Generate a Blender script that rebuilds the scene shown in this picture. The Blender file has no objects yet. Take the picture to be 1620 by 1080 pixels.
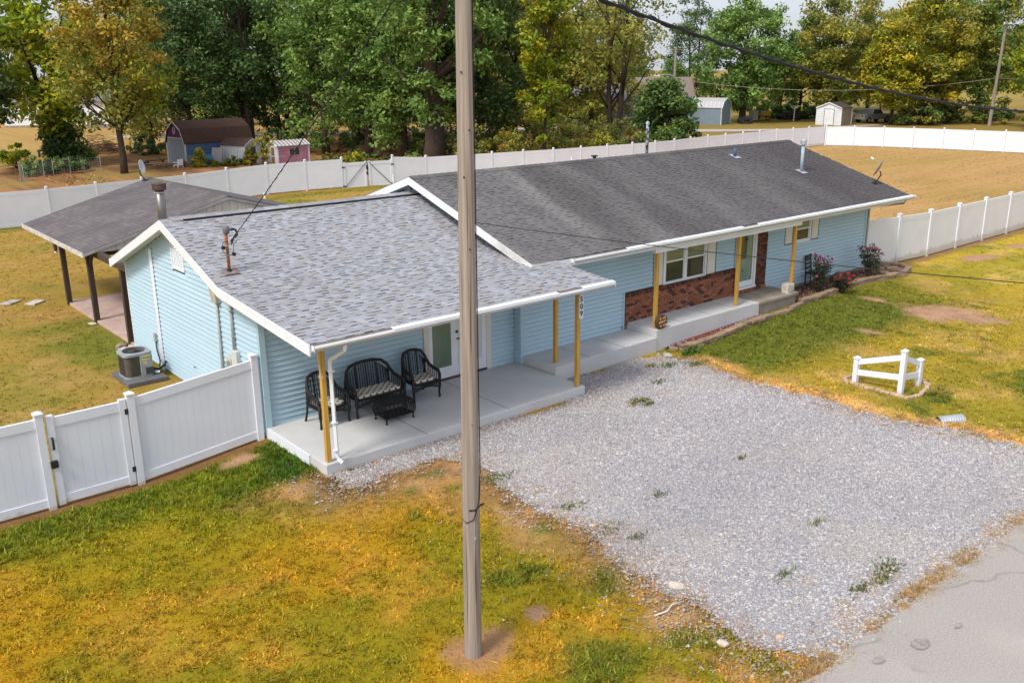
import bpy, bmesh, math, random
import numpy as np
from mathutils import Vector, Matrix, Euler
sc = bpy.context.scene
COL = sc.collection
rad = math.radians

# ------------------------------------------------------------------ camera
cam_d = bpy.data.cameras.new('camera'); cam = bpy.data.objects.new('camera', cam_d); COL.objects.link(cam)
PITCH, YAW, ROLL, CH = rad(16.70220236), rad(39.71013736), rad(-0.51441528), 7.255887
_F = Vector((math.sin(YAW)*math.cos(PITCH), math.cos(YAW)*math.cos(PITCH), -math.sin(PITCH)))
_R = Vector((math.cos(YAW), -math.sin(YAW), 0)); _U = _R.cross(_F)
_r = _R*math.cos(ROLL)+_U*math.sin(ROLL); _u = -_R*math.sin(ROLL)+_U*math.cos(ROLL)
_m = Matrix((( _r.x,_u.x,-_F.x),(_r.y,_u.y,-_F.y),(_r.z,_u.z,-_F.z))).to_4x4()
CAM = Vector((-7.33, -14.25, CH))
_m.translation = CAM
cam.matrix_world = _m
cam_d.sensor_width = 36; cam_d.lens = 36*1450.03/1620
cam_d.clip_start = .1; cam_d.clip_end = 3000
sc.camera = cam

# ------------------------------------------------------------------ sky and sun
SUN_EL, SUN_AZ = 50, -101        # azimuth clockwise from +y: the sun stands to the left, a little behind the camera
w = bpy.data.worlds.new('World'); sc.world = w; w.use_nodes = True
nt = w.node_tree; bgn = nt.nodes['Background']
sky = nt.nodes.new('ShaderNodeTexSky'); sky.sky_type = 'NISHITA'; sky.sun_disc = False
sky.sun_elevation = rad(SUN_EL); sky.sun_rotation = rad(SUN_AZ)
sky.air_density = 1.0; sky.dust_density = 4.5; sky.ozone_density = 1.5; sky.altitude = 100
mx = nt.nodes.new('ShaderNodeMix'); mx.data_type = 'RGBA'; mx.inputs[0].default_value = .40
mx.inputs[7].default_value = (10.4, 11.0, 12.3, 1)      # thin even overcast
nt.links.new(sky.outputs[0], mx.inputs[6]); nt.links.new(mx.outputs[2], bgn.inputs[0])
bgn.inputs[1].default_value = .142
sd = bpy.data.lights.new('sun', 'SUN'); sd.energy = 2.95; sd.angle = rad(13); sd.color = (1, .955, .885)
so = bpy.data.objects.new('sun', sd); COL.objects.link(so)
_s = Vector((math.sin(rad(SUN_AZ))*math.cos(rad(SUN_EL)), math.cos(rad(SUN_AZ))*math.cos(rad(SUN_EL)), math.sin(rad(SUN_EL))))
so.rotation_euler = _s.to_track_quat('Z', 'Y').to_euler(); so.location = (-20, -10, 30)
vs = sc.view_settings; vs.view_transform = 'Standard'; vs.look = 'None'; vs.gamma = 1; vs.use_curve_mapping = False
vs.exposure = -0.02

# ------------------------------------------------------------------ helpers
def S(a, b, v):
    t = np.clip((np.asarray(v, float)-a)/(b-a), 0, 1); return t*t*(3-2*t)
def _hash(i, j, s):
    h = (i.astype(np.int64)*374761393 + j.astype(np.int64)*668265263 + s*974634777) & 0xffffffff
    h = ((h ^ (h >> 13))*1274126177) & 0xffffffff
    return ((h ^ (h >> 16)) & 0xffff)/65535.
def vn(x, y, sc_, seed=0):
    x = np.asarray(x, float)/sc_; y = np.asarray(y, float)/sc_
    i = np.floor(x); j = np.floor(y); a = x-i; b = y-j; a = a*a*(3-2*a); b = b*b*(3-2*b)
    h = lambda p, q: _hash(i+p, j+q, seed)
    return (h(0,0)*(1-a)+h(1,0)*a)*(1-b)+(h(0,1)*(1-a)+h(1,1)*a)*b
def fbm(x, y, sc_, seed=0, n=4):
    s = 0; w_ = 1; t = 0
    for k in range(n):
        s = s+w_*vn(x, y, sc_/2**k, seed+k*7); t += w_; w_ *= .55
    return s/t
def ground_z(x, y):
    x = np.asarray(x, float); y = np.asarray(y, float)
    g = .22*S(11, 17, x)*S(-.5, 1.6, y)*(1-S(23, 27, x))
    g = g-.27*S(.6, -2.8, x)*S(-.8, 2.4, y)*(1-S(3, 6.5, y))
    return g
gz = lambda x, y: float(ground_z(x, y))

def mat(name, c, c2=None, scale=6, rough=.75, bump=0, bscale=None, rnd=0, metal=0, spec=.3, stretch=(1,1,1), attr=None, lo=.35, hi=.65, detail=4, palette=None, dirt=None, grime=None, crack=None, gradx=None):
    m = bpy.data.materials.new(name); m.use_nodes = True; n = m.node_tree.nodes; l = m.node_tree.links
    b = n['Principled BSDF']; b.inputs['Roughness'].default_value = rough; b.inputs['Metallic'].default_value = metal
    b.inputs['Specular IOR Level'].default_value = spec
    tc = n.new('ShaderNodeTexCoord'); mp = n.new('ShaderNodeMapping'); mp.inputs[3].default_value = stretch
    l.new(tc.outputs['Object'], mp.inputs[0])
    def noise(s, d=detail):
        t = n.new('ShaderNodeTexNoise'); t.inputs['Scale'].default_value = s; t.inputs['Detail'].default_value = d
        l.new(mp.outputs[0], t.inputs['Vector']); return t
    def mixc(f, a, b_, blend='MIX'):
        x = n.new('ShaderNodeMix'); x.data_type = 'RGBA'; x.blend_type = blend
        for s, v in ((0, f), (6, a), (7, b_)):
            if hasattr(v, 'links'): l.new(v, x.inputs[s])
            else: x.inputs[s].default_value = v if s == 0 else (*v, 1)
        return x.outputs[2]
    def ramp(fac, a, b_):
        r = n.new('ShaderNodeMapRange'); r.inputs[1].default_value = a; r.inputs[2].default_value = b_
        l.new(fac, r.inputs[0]); return r.outputs[0]
    rv = None
    if rnd or palette:
        oi = n.new('ShaderNodeObjectInfo'); ge = n.new('ShaderNodeNewGeometry'); ad = n.new('ShaderNodeMath'); ad.operation = 'ADD'
        l.new(oi.outputs['Random'], ad.inputs[0]); l.new(ge.outputs['Random Per Island'], ad.inputs[1])
        fr = n.new('ShaderNodeMath'); fr.operation = 'FRACT'; l.new(ad.outputs[0], fr.inputs[0]); rv = fr.outputs[0]
    col = c
    if palette:
        cr = n.new('ShaderNodeValToRGB'); cr.color_ramp.interpolation = 'CONSTANT'
        e = cr.color_ramp.elements
        while len(e) < len(palette): e.new(.5)
        for i, pc in enumerate(palette): e[i].position = i/len(palette); e[i].color = (*pc, 1)
        l.new(rv, cr.inputs[0]); col = cr.outputs[0]
    if attr:
        a = n.new('ShaderNodeAttribute'); a.attribute_name = attr; col = a.outputs['Color']
    if c2 is not None:
        t = noise(scale); col = mixc(ramp(t.outputs['Fac'], lo, hi), col, c2)
    if dirt:
        t = noise(dirt[1], 6); f = ramp(t.outputs['Fac'], dirt[2], dirt[2]+.2); q = n.new('ShaderNodeMath'); q.operation = 'MULTIPLY'
        q.inputs[1].default_value = dirt[3]; l.new(f, q.inputs[0]); col = mixc(q.outputs[0], col, dirt[0])
    if gradx:
        sx = n.new('ShaderNodeSeparateXYZ'); l.new(tc.outputs['Object'], sx.inputs[0]); t = noise(.5, 4); q = n.new('ShaderNodeMath'); q.operation = 'MULTIPLY_ADD'; q.inputs[1].default_value = 9; l.new(t.outputs['Fac'], q.inputs[0]); l.new(sx.outputs['X'], q.inputs[2])
        g = n.new('ShaderNodeMapRange'); g.inputs[1].default_value = gradx[1]+4.5; g.inputs[2].default_value = gradx[2]+4.5; g.inputs[4].default_value = gradx[3]; l.new(q.outputs[0], g.inputs[0]); col = mixc(g.outputs[0], col, gradx[0])
    if grime:
        sx = n.new('ShaderNodeSeparateXYZ'); l.new(tc.outputs['Object'], sx.inputs[0]); t = noise(grime[2], 5); q = n.new('ShaderNodeMath'); q.operation = 'MULTIPLY_ADD'; q.inputs[1].default_value = grime[1]*1.6; q.inputs[2].default_value = -grime[1]*.3; l.new(t.outputs['Fac'], q.inputs[0])
        g = n.new('ShaderNodeMath'); g.operation = 'SUBTRACT'; l.new(q.outputs[0], g.inputs[0]); l.new(sx.outputs['Z'], g.inputs[1]); g2 = n.new('ShaderNodeMapRange'); g2.inputs[2].default_value = grime[1]*.5; g2.inputs[4].default_value = grime[3]; l.new(g.outputs[0], g2.inputs[0]); col = mixc(g2.outputs[0], col, grime[0])
    if crack:
        t = noise(2.5, 4); va = n.new('ShaderNodeMix'); va.data_type = 'VECTOR'; va.inputs[0].default_value = .25; l.new(mp.outputs[0], va.inputs[4]); l.new(t.outputs['Color'], va.inputs[5])
        vo = n.new('ShaderNodeTexVoronoi'); vo.feature = 'DISTANCE_TO_EDGE'; vo.inputs['Scale'].default_value = crack[1]; l.new(va.outputs[1], vo.inputs['Vector']); t2 = noise(1.3, 2)
        f = n.new('ShaderNodeMapRange'); f.inputs[1].default_value = .012; f.inputs[2].default_value = .002; l.new(vo.outputs['Distance'], f.inputs[0]); f3 = n.new('ShaderNodeMath'); f3.operation = 'MULTIPLY'; l.new(f.outputs[0], f3.inputs[0]); l.new(ramp(t2.outputs['Fac'], .42, .6), f3.inputs[1]); col = mixc(f3.outputs[0], col, crack[0])
    if rnd:
        mr = n.new('ShaderNodeMapRange'); mr.inputs[3].default_value = 1-rnd; mr.inputs[4].default_value = 1+rnd; l.new(rv, mr.inputs[0])
        hs = n.new('ShaderNodeHueSaturation'); l.new(mr.outputs[0], hs.inputs['Value'])
        if hasattr(col, 'links'): l.new(col, hs.inputs['Color'])
        else: hs.inputs['Color'].default_value = (*col, 1)
        col = hs.outputs[0]
    if hasattr(col, 'links'): l.new(col, b.inputs['Base Color'])
    else: b.inputs['Base Color'].default_value = (*col, 1)
    if bump:
        t = noise(bscale or scale*3, 5); bp = n.new('ShaderNodeBump'); bp.inputs['Strength'].default_value = 1; bp.inputs['Distance'].default_value = bump
        l.new(t.outputs['Fac'], bp.inputs['Height']); l.new(bp.outputs[0], b.inputs['Normal'])
    return m

ORG = {}
class MB:
    def __init__(s): s.v = []; s.f = []
    def add(s, vs_, fs):
        k = len(s.v); s.v += [tuple(p) for p in vs_]; s.f += [tuple(i+k for i in f) for f in fs]; return s
    def hexa(s, p):   # p: 4 bottom (ccw) + 4 top
        return s.add(p, [(3,2,1,0),(4,5,6,7),(0,1,5,4),(1,2,6,5),(2,3,7,6),(3,0,4,7)])
    def box(s, x0, x1, y0, y1, z0, z1):
        return s.hexa([(x0,y0,z0),(x1,y0,z0),(x1,y1,z0),(x0,y1,z0),(x0,y0,z1),(x1,y0,z1),(x1,y1,z1),(x0,y1,z1)])
    def obox(s, c, size, rot=(0,0,0), jit=0, rng=None):
        R = Euler(rot).to_matrix(); c = Vector(c); a, b, d = (q/2 for q in size); P = []
        for z in (-d, d):
            for x, y in ((-a,-b),(a,-b),(a,b),(-a,b)):
                q = Vector((x, y, z))
                if jit: q += Vector((rng.uniform(-jit,jit), rng.uniform(-jit,jit), rng.uniform(-jit,jit)))
                P.append(c+R@q)
        return s.hexa(P)
    def tube(s, pts, r, n=8, cap=True):
        pts = [Vector(p) for p in pts]; rs = r if isinstance(r, (list, tuple)) else [r]*len(pts); V = []; Fc = []
        up = None
        for i, p in enumerate(pts):
            t = (pts[min(i+1, len(pts)-1)]-pts[max(i-1, 0)]).normalized()
            if up is None: up = Vector((0,0,1)) if abs(t.z) < .9 else Vector((1,0,0))
            a = t.cross(up).normalized(); b = a.cross(t).normalized(); up = b
            for k in range(n):
                q = 2*math.pi*k/n; V.append(p+(a*math.cos(q)+b*math.sin(q))*rs[i])
        m = len(pts)
        for i in range(m-1):
            for k in range(n):
                Fc.append((i*n+k, i*n+(k+1) % n, (i+1)*n+(k+1) % n, (i+1)*n+k))
        if cap: Fc += [tuple(range(n-1, -1, -1)), tuple((m-1)*n+k for k in range(n))]
        return s.add(V, Fc)
    def prism(s, poly, axis, a, b):   # poly in the other two axes (in order), extruded along axis a..b
        def P(u, v, t): return {'x': (t,u,v), 'y': (u,t,v), 'z': (u,v,t)}[axis]
        n = len(poly); V = [P(u,v,a) for u,v in poly]+[P(u,v,b) for u,v in poly]
        return s.add(V, [tuple(range(n-1,-1,-1)), tuple(range(n,2*n))]+[(i,(i+1)%n,(i+1)%n+n,i+n) for i in range(n)])
    def lathe(s, prof, c, n=16):
        V = [(c[0]+r*math.cos(2*math.pi*k/n), c[1]+r*math.sin(2*math.pi*k/n), c[2]+z) for r, z in prof for k in range(n)]
        Fc = [(i*n+k, i*n+(k+1)%n, (i+1)*n+(k+1)%n, (i+1)*n+k) for i in range(len(prof)-1) for k in range(n)]
        return s.add(V, Fc+[tuple(range(n-1,-1,-1)), tuple((len(prof)-1)*n+k for k in range(n))])
    def build(s, name, m, parent=None, smooth=False, bevel=0, kind=None, label=None):
        o = ORG.get(parent.name, Vector()) if parent else Vector()
        me = bpy.data.meshes.new(name); me.from_pydata([tuple(Vector(p)-o) for p in s.v], [], s.f)
        me.materials.append(m)
        bm = bmesh.new(); bm.from_mesh(me); bmesh.ops.recalc_face_normals(bm, faces=bm.faces); bm.to_mesh(me); bm.free()
        if smooth: me.polygons.foreach_set('use_smooth', [True]*len(me.polygons))
        ob = bpy.data.objects.new(name, me); COL.objects.link(ob)
        if parent: ob.parent = parent; ORG[ob.name] = o
        if bevel:
            md = ob.modifiers.new('bevel', 'BEVEL'); md.width = bevel; md.segments = 2; md.limit_method = 'ANGLE'
        if kind: ob['kind'] = kind
        if label: ob['label'] = label
        return ob
def tag(o, label, cat, group=None):
    o['label'] = label; o['category'] = cat
    if group: o['group'] = group
    return o
def thing(name, label, cat, loc=(0,0,0), rz=0, group=None, local=False):
    o = bpy.data.objects.new(name, None); COL.objects.link(o); o.location = loc; o.rotation_euler = (0,0,rz); o.empty_display_size = .2
    ORG[o.name] = Vector() if local else Vector(loc)
    return tag(o, label, cat, group)
def npmesh(name, V, Fc, m, parent=None, col=None, kind=None, smooth=False):
    o_ = ORG.get(parent.name, Vector()) if parent else Vector()
    V = np.asarray(V, np.float32)-np.array(o_, np.float32); Fc = np.asarray(Fc, np.int32); k = Fc.shape[1]
    me = bpy.data.meshes.new(name); me.vertices.add(len(V)); me.vertices.foreach_set('co', V.ravel())
    me.loops.add(Fc.size); me.loops.foreach_set('vertex_index', Fc.ravel())
    me.polygons.add(len(Fc)); me.polygons.foreach_set('loop_start', np.arange(0, Fc.size, k, dtype=np.int32))
    me.polygons.foreach_set('loop_total', np.full(len(Fc), k, np.int32))
    if smooth: me.polygons.foreach_set('use_smooth', np.ones(len(Fc), bool))
    if col is not None:
        a = me.color_attributes.new('tone', 'FLOAT_COLOR', 'POINT'); c4 = np.ones((len(V), 4), np.float32); c4[:, :3] = col
        a.data.foreach_set('color', c4.ravel())
    me.update(calc_edges=True); me.materials.append(m)
    ob = bpy.data.objects.new(name, me); COL.objects.link(ob)
    if parent: ob.parent = parent; ORG[ob.name] = o_
    if kind: ob['kind'] = kind
    return ob
def dup(root, loc, rz=None, label=None):
    def cp(o, par):
        c = o.copy(); COL.objects.link(c)
        if par: c.parent = par
        for ch in [k for k in bpy.data.objects if k.parent == o]: cp(ch, c)
        return c
    r = cp(root, None); r.location = loc
    if rz is not None: r.rotation_euler = (0,0,rz)
    if label: r['label'] = label
    return r
def text_part(s, name, m, size, origin, ux, uy, parent, depth=.004, bold=0):
    cu = bpy.data.curves.new('letters', 'FONT'); cu.body = s; cu.size = size; cu.extrude = depth/2; cu.align_x = 'CENTER'; cu.align_y = 'CENTER'; cu.offset = bold
    cu.resolution_u = 3
    t = bpy.data.objects.new('letters', cu); COL.objects.link(t); dg = bpy.context.evaluated_depsgraph_get()
    me = bpy.data.meshes.new_from_object(t.evaluated_get(dg)); bpy.data.objects.remove(t)
    ux = Vector(ux).normalized(); uy = Vector(uy).normalized(); n_ = ux.cross(uy)
    o_ = ORG.get(parent.name, Vector())
    for v in me.vertices: v.co = Vector(origin)+ux*v.co.x+uy*v.co.y+n_*v.co.z-o_
    me.materials.clear(); me.materials.append(m)
    ob = bpy.data.objects.new(name, me); COL.objects.link(ob); ob.parent = parent; ORG[ob.name] = o_; return ob

# ------------------------------------------------------------------ materials
WHITE = mat('white_paint', (.75,.78,.82), (.69,.715,.745), scale=2, rough=.45, dirt=((.45,.40,.33), 1.3, .62, .25))
VINYL = mat('white_vinyl', (.74,.76,.81), (.70,.72,.78), scale=1.5, rough=.4, dirt=((.50,.42,.30), .9, .66, .22), grime=((.42,.34,.22), .22, 5, .55))
SIDING = mat('blue_siding', (.415,.565,.65), (.39,.545,.63), scale=.8, rough=.5, bump=.0015, bscale=60, rnd=.025)
TRIMB = mat('blue_trim', (.38,.55,.62), rough=.5)
CONC = mat('new_concrete', (.56,.56,.555), (.50,.50,.50), scale=1.1, rough=.85, bump=.002, bscale=70, dirt=((.36,.35,.34), .7, .55, .5))
CONC2 = mat('old_concrete', (.34,.29,.235), (.25,.21,.17), scale=3, rough=.9, bump=.006, bscale=45, dirt=((.12,.10,.08), 2.2, .55, .6))
POSTW = mat('treated_lumber', (.60,.36,.075), (.47,.26,.05), scale=3, stretch=(8,8,.7), rough=.65, bump=.002, bscale=12, dirt=((.20,.10,.03), 5, .68, .8))
DARKW = mat('stained_timber', (.085,.058,.040), (.045,.032,.024), scale=4, stretch=(8,8,.6), rough=.8, bump=.004, bscale=12)
POLEW = mat('pole_wood', (.37,.31,.26), (.235,.195,.165), scale=3.2, stretch=(9,9,.22), rough=.9, bump=.008, bscale=9, detail=8, dirt=((.12,.085,.06), 1.5, .66, .5))
CREO = mat('grey_wood', (.33,.29,.25), (.22,.19,.17), scale=4, stretch=(6,6,.4), rough=.9)
SH_L = mat('blue_grey_shingles', None, palette=[(.285,.29,.315),(.315,.325,.355),(.30,.29,.295),(.27,.275,.30),(.30,.31,.335),(.295,.28,.275),(.345,.355,.385),(.255,.255,.275)], c2=(.27,.27,.29), scale=40, lo=.5, hi=.9, rough=.95, bump=.003, bscale=160, dirt=((.20,.19,.185), .6, .55, .4))
SH_M = mat('charcoal_shingles', None, palette=[(.125,.118,.122),(.14,.135,.135),(.13,.123,.125),(.118,.112,.115),(.148,.142,.14),(.132,.127,.127)], c2=(.20,.195,.185), stretch=(1,.28,.28), scale=.8, lo=.42, hi=.72, rough=.95, bump=.003, bscale=150, dirt=((.06,.055,.055), .6, .46, .65), gradx=((.060,.052,.054), 2, 13, .75))
SH_P = mat('taupe_shingles', None, palette=[(.13,.115,.115),(.15,.135,.13),(.12,.106,.108),(.14,.125,.122)], c2=(.095,.085,.088), scale=.7, lo=.4, hi=.7, rough=.95, bump=.003, bscale=150)
LAPSHADE = mat('lap_shadow_wall', (.10,.19,.24), rough=.9)  # wall behind the boards, coloured dark to paint the shadow line under each lap
CUTEDGE = mat('asphalt_cut_edge', (.055,.053,.06), rough=1)
DECK = mat('roof_underlay', (.06,.06,.065), rough=.95)
BRICK = mat('red_brick', None, palette=[(.27,.095,.05),(.22,.075,.042),(.33,.135,.075),(.075,.035,.032),(.25,.085,.05),(.29,.11,.06),(.055,.03,.03),(.24,.085,.045)], c2=(.36,.19,.12), scale=14, lo=.52, hi=.8, rough=.9, bump=.004, bscale=50)
BRICKD = mat('dark_brick', None, palette=[(.13,.05,.032),(.09,.036,.026),(.17,.062,.038),(.055,.026,.022)], rough=.9, bump=.004, bscale=50)
MORTAR = mat('mortar', (.19,.11,.08), (.13,.075,.055), scale=9, rough=.95)
BLACKM = mat('black_metal', (.02,.02,.022), rough=.45, spec=.5)
RUBBER = mat('black_rubber', (.018,.018,.02), rough=.6)
GALV = mat('galvanized_metal', (.46,.50,.53), (.36,.39,.41), scale=6, rough=.5, metal=.4)
FLUE = mat('flue_metal', (.34,.32,.29), (.22,.21,.19), scale=3, stretch=(1,1,.2), rough=.38, metal=.8)
RUST = mat('rusty_steel', (.34,.13,.035), (.22,.075,.025), scale=12, rough=.85, bump=.002)
BROWNM = mat('brown_metal', (.07,.035,.028), (.10,.06,.05), scale=8, rough=.6)
GREYP = mat('grey_plastic', (.42,.44,.45), (.36,.37,.37), scale=5, rough=.5)
BEIGE = mat('beige_box', (.52,.49,.40), (.44,.41,.33), scale=4, rough=.55)
DARKG = mat('dark_screen', (.05,.052,.056), (.066,.068,.07), scale=3, rough=.5)
BLIND = mat('beige_blind', (.54,.50,.34), (.45,.41,.27), scale=20, stretch=(.1,.1,4), rough=.6)
GGREEN = mat('door_glass_reflection', (.115,.17,.105), (.16,.20,.13), scale=2.2, stretch=(1,1,.6), rough=.12, spec=.6)  # green reflection in the patio door glass, put into the pane colour
GPALE = mat('frosted_panel', (.52,.60,.56), (.44,.52,.49), scale=3, rough=.3)
WICKER = mat('black_wicker', (.014,.013,.013), (.022,.02,.019), scale=40, rough=.55)
CUSH = mat('cream_fabric', (.62,.58,.50), rough=.9)
CUSHB = mat('black_fabric', (.03,.03,.035), rough=.9)
BARK = mat('bark', (.085,.062,.045), (.045,.033,.025), scale=6, stretch=(3,3,.6), rough=.95, bump=.03, bscale=8)
STONE = mat('block_stone', (.33,.235,.15), (.23,.165,.11), scale=7, rough=.95, bump=.01, bscale=25, rnd=.16)
EDGE = mat('edging_stone', (.52,.37,.25), (.42,.30,.20), scale=7, rough=.95, bump=.006, bscale=30, rnd=.12)
ROCK = mat('limestone', (.52,.47,.40), (.38,.33,.28), scale=6, rough=.95, bump=.012, bscale=20, rnd=.15)
LABELY = mat('yellow_label', (.62,.55,.22), rough=.5)
REDM = mat('red_paint', (.5,.03,.03), rough=.5)
PINK = mat('stamped_concrete', (.50,.36,.31), (.40,.28,.235), scale=2.2, rough=.85, bump=.006, bscale=9)
def glass_mat():
    m = bpy.data.materials.new('window_glass'); m.use_nodes = True; n = m.node_tree.nodes; l = m.node_tree.links; n.remove(n['Principled BSDF'])
    t = n.new('ShaderNodeBsdfTransparent'); t.inputs[0].default_value = (.82,.86,.84,1); g = n.new('ShaderNodeBsdfGlossy'); g.inputs['Roughness'].default_value = .03
    fr = n.new('ShaderNodeMapRange'); lw = n.new('ShaderNodeLayerWeight'); lw.inputs[0].default_value = .35; l.new(lw.outputs['Facing'], fr.inputs[0]); fr.inputs[3].default_value = .02; fr.inputs[4].default_value = .12; x = n.new('ShaderNodeMixShader'); l.new(fr.outputs[0], x.inputs[0]); l.new(t.outputs[0], x.inputs[1]); l.new(g.outputs[0], x.inputs[2])
    l.new(x.outputs[0], n['Material Output'].inputs[0]); return m
GLASS = glass_mat()
def leaf_mat(name='leaf', trans=.28):
    m = bpy.data.materials.new(name); m.use_nodes = True; n = m.node_tree.nodes; l = m.node_tree.links; b = n['Principled BSDF']
    a = n.new('ShaderNodeAttribute'); a.attribute_name = 'tone'; b.inputs['Roughness'].default_value = .55; b.inputs['Specular IOR Level'].default_value = .25
    l.new(a.outputs['Color'], b.inputs['Base Color']); t = n.new('ShaderNodeBsdfTranslucent'); l.new(a.outputs['Color'], t.inputs[0])
    x = n.new('ShaderNodeMixShader'); x.inputs[0].default_value = trans; l.new(b.outputs[0], x.inputs[1]); l.new(t.outputs[0], x.inputs[2])
    l.new(x.outputs[0], n['Material Output'].inputs[0]); return m
LEAF = leaf_mat('leaf', .38)
BLADE = leaf_mat('grass_blade', .2)

# ------------------------------------------------------------------ ground, drive, road
rng = np.random.default_rng(7)
DRIVE = [(-.02,-.02),(.05,-.75),(.9,-.82),(1.9,-.75),(2.35,-1.3),(2.1,-2.5),(2.1,-4.3),(2.1,-5.0),(1.75,-6.2),(1.68,-7.3),(1.5,-8.2),(1.9,-9.5),(11.2,-9.5),(11.1,-7.6),(10.9,-6.6),(10.5,-5.4),(10.45,-3.4),(10.25,-1.8),(10.45,-.4),(10.35,.1),(10.55,1.12),(6.6,1.2),(6.6,0)]
def sdist(x, y, poly):
    x = np.asarray(x, float); y = np.asarray(y, float); d = np.full(x.shape, 1e9); ins = np.zeros(x.shape, bool); n = len(poly)
    for i in range(n):
        ax, ay = poly[i]; bx, by = poly[(i+1) % n]; ex, ey = bx-ax, by-ay
        t = np.clip(((x-ax)*ex+(y-ay)*ey)/(ex*ex+ey*ey), 0, 1); d = np.minimum(d, np.hypot(x-ax-t*ex, y-ay-t*ey))
        c = ((ay > y) != (by > y)) & (x < (bx-ax)*(y-ay)/((by-ay) if by != ay else 1e-9)+ax); ins ^= c
    return np.where(ins, d, -d)
def drive_d(x, y):     # metres inside the gravel, ragged edge
    return sdist(x, y, DRIVE)+(fbm(x, y, .9, 3)-.5)*.75+(fbm(x, y, .22, 31)-.5)*.25
def blob(x, y, cx, cy, rx, ry, a=0, soft=.5, seed=1):
    c, s = math.cos(a), math.sin(a); u = ((x-cx)*c+(y-cy)*s)/rx; v = (-(x-cx)*s+(y-cy)*c)/ry
    r = np.hypot(u, v)+(fbm(x, y, .8*min(rx, ry)+.15, seed)-.5)*1.3+(fbm(x, y, .14, seed+50, 2)-.5)*.35
    return 1-S(1-soft, 1+soft*.3, r)
def mixc(a, b, t): return a*(1-t[..., None])+np.array(b)*t[..., None]
def lawn(x, y):
    """natural colour of the turf and soil at a point, and how much grass stands there"""
    x = np.asarray(x, float); y = np.asarray(y, float)
    n1 = fbm(x, y, 3.2, 1); n2 = fbm(x, y, 1.1, 2); n3 = fbm(x, y, .35, 4, 3); n4 = fbm(x, y, 7., 5)
    c = np.zeros(x.shape+(3,)); c[...] = (.305,.193,.009)
    den = np.ones(x.shape)
    c = mixc(c, (.20,.175,.010), S(.50, .70, n1))                       # greener drifts
    c = mixc(c, (.42,.235,.035), S(.54, .72, n2)*.5)                     # straw drifts
    c = mixc(c, (.18,.165,.010), S(.56, .72, fbm(x, y, .6, 9))*.6)
    # lawn right of the drive: paler olive
    r = S(9.5, 11, x)*(1-S(2.4, 2.7, y)); c2 = np.zeros_like(c); c2[...] = (.315,.245,.034)
    c2 = mixc(c2, (.215,.195,.024), S(.48, .66, n1)*.8); c2 = mixc(c2, (.40,.285,.105), S(.55, .72, n2)*.7)
    c2 = mixc(c2, (.07,.115,.018), (1-S(1.0, 2.6, np.abs(y+.2)))*S(10.3, 11.2, x)*(1-S(19, 24, x))*.85)
    c2 = mixc(c2, (.11,.14,.024), S(.60, .72, fbm(x, y, 1.2, 15))*.7)
    c = c*(1-r[..., None])+c2*r[..., None]
    # back yard
    b = S(2.6, 4, y)*(1-S(34, 36, y)); by = np.zeros_like(c); by[...] = (.33,.215,.042)
    by = mixc(by, (.21,.185,.030), S(.50, .70, n1)*.7); by = mixc(by, (.42,.245,.085), S(.5, .7, n2)*.5)
    by = mixc(by, (.105,.150,.016), (1-S(.6, 2.6, np.hypot((x+.2)*.9, (y-11.5)*.45)+(n2-.5)*1.7))*.75)
    by = mixc(by, (.44,.265,.105), S(22, 27, x)); by = mixc(by, (.38,.245,.08), S(22, 27, x)*S(.5, .68, n4))
    by = mixc(by, (.10,.14,.02), S(33.2, 34.3, y)*.7)
    by = mixc(by, (.14,.16,.025), S(.5, .64, n1)*S(9, 13, x)*(1-S(20, 27, x))*.7)
    c = c*(1-b[..., None])+by*b[..., None]
    # beyond the back fence: leaf litter, then fields
    f = S(34.8, 36.5, y+np.maximum(0, (x-40)*.02)); fy = np.zeros_like(c); fy[...] = (.36,.175,.075)
    fy = mixc(fy, (.21,.115,.05), S(.45, .62, n2)); fy = mixc(fy, (.30,.21,.07), S(.52, .7, n1))
    fy = mixc(fy, (.40,.25,.085), S(74, 80, y)); fy = mixc(fy, (.26,.21,.05), S(60, 74, x)*.8)
    c = c*(1-f[..., None])+fy*f[..., None]; den = den*(1-f*.8)
    e = S(73.5, 76, x)*(1-S(60, 60.1, y)); c = mixc(c, (.27,.19,.05), e)
    front = 1-S(2.2, 2.5, y)
    # green band at the patio and along the near fence
    g = np.maximum.reduce([(1-S(.5, 2.2, np.hypot((x+.6)*.85, (y-1.0)*.9)+(n2-.5)*1.2)), (1-S(.2, 1.7, np.abs(y-1.75)+(n2-.5)*1.2))*(1-S(-.5, .2, x))*.85])*front*(1-S(.1, .6, x))
    c = mixc(c, (.17,.185,.008), (1-S(1.2, 4.2, np.hypot((x+.8)*.55, (y-1.2))+(n2-.5)*1.6))*front*(1-S(.2, 1.0, x))*.8); c = mixc(c, (.085,.135,.010), g*.92); c = mixc(c, (.17,.20,.014), g*S(.42, .62, n2)*.6); c = mixc(c, (.045,.10,.010), g*(1-S(.2, 1.0, np.hypot((x+.25)*1.1, (y-1.0)*.55)+(n3-.5)*.5))); den = den*(1+g*.3)
    d = (1-S(.10, .34, np.abs(y-2.42)+(n3-.5)*.25))*(1-S(-.3, .1, x)); c = mixc(c, (.20,.105,.045), d); den = den*(1-d*.9)
    d = (1-S(.2, .5, np.abs(y-2.5)+(n3-.5)*.3))*S(24.5, 26, x)*(1-S(50, 55, x)); c = mixc(c, (.26,.15,.08), d*.8); den = den*(1-d*.8)
    # worn, dry margin between lawn and gravel
    dd = drive_d(x, y)
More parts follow.
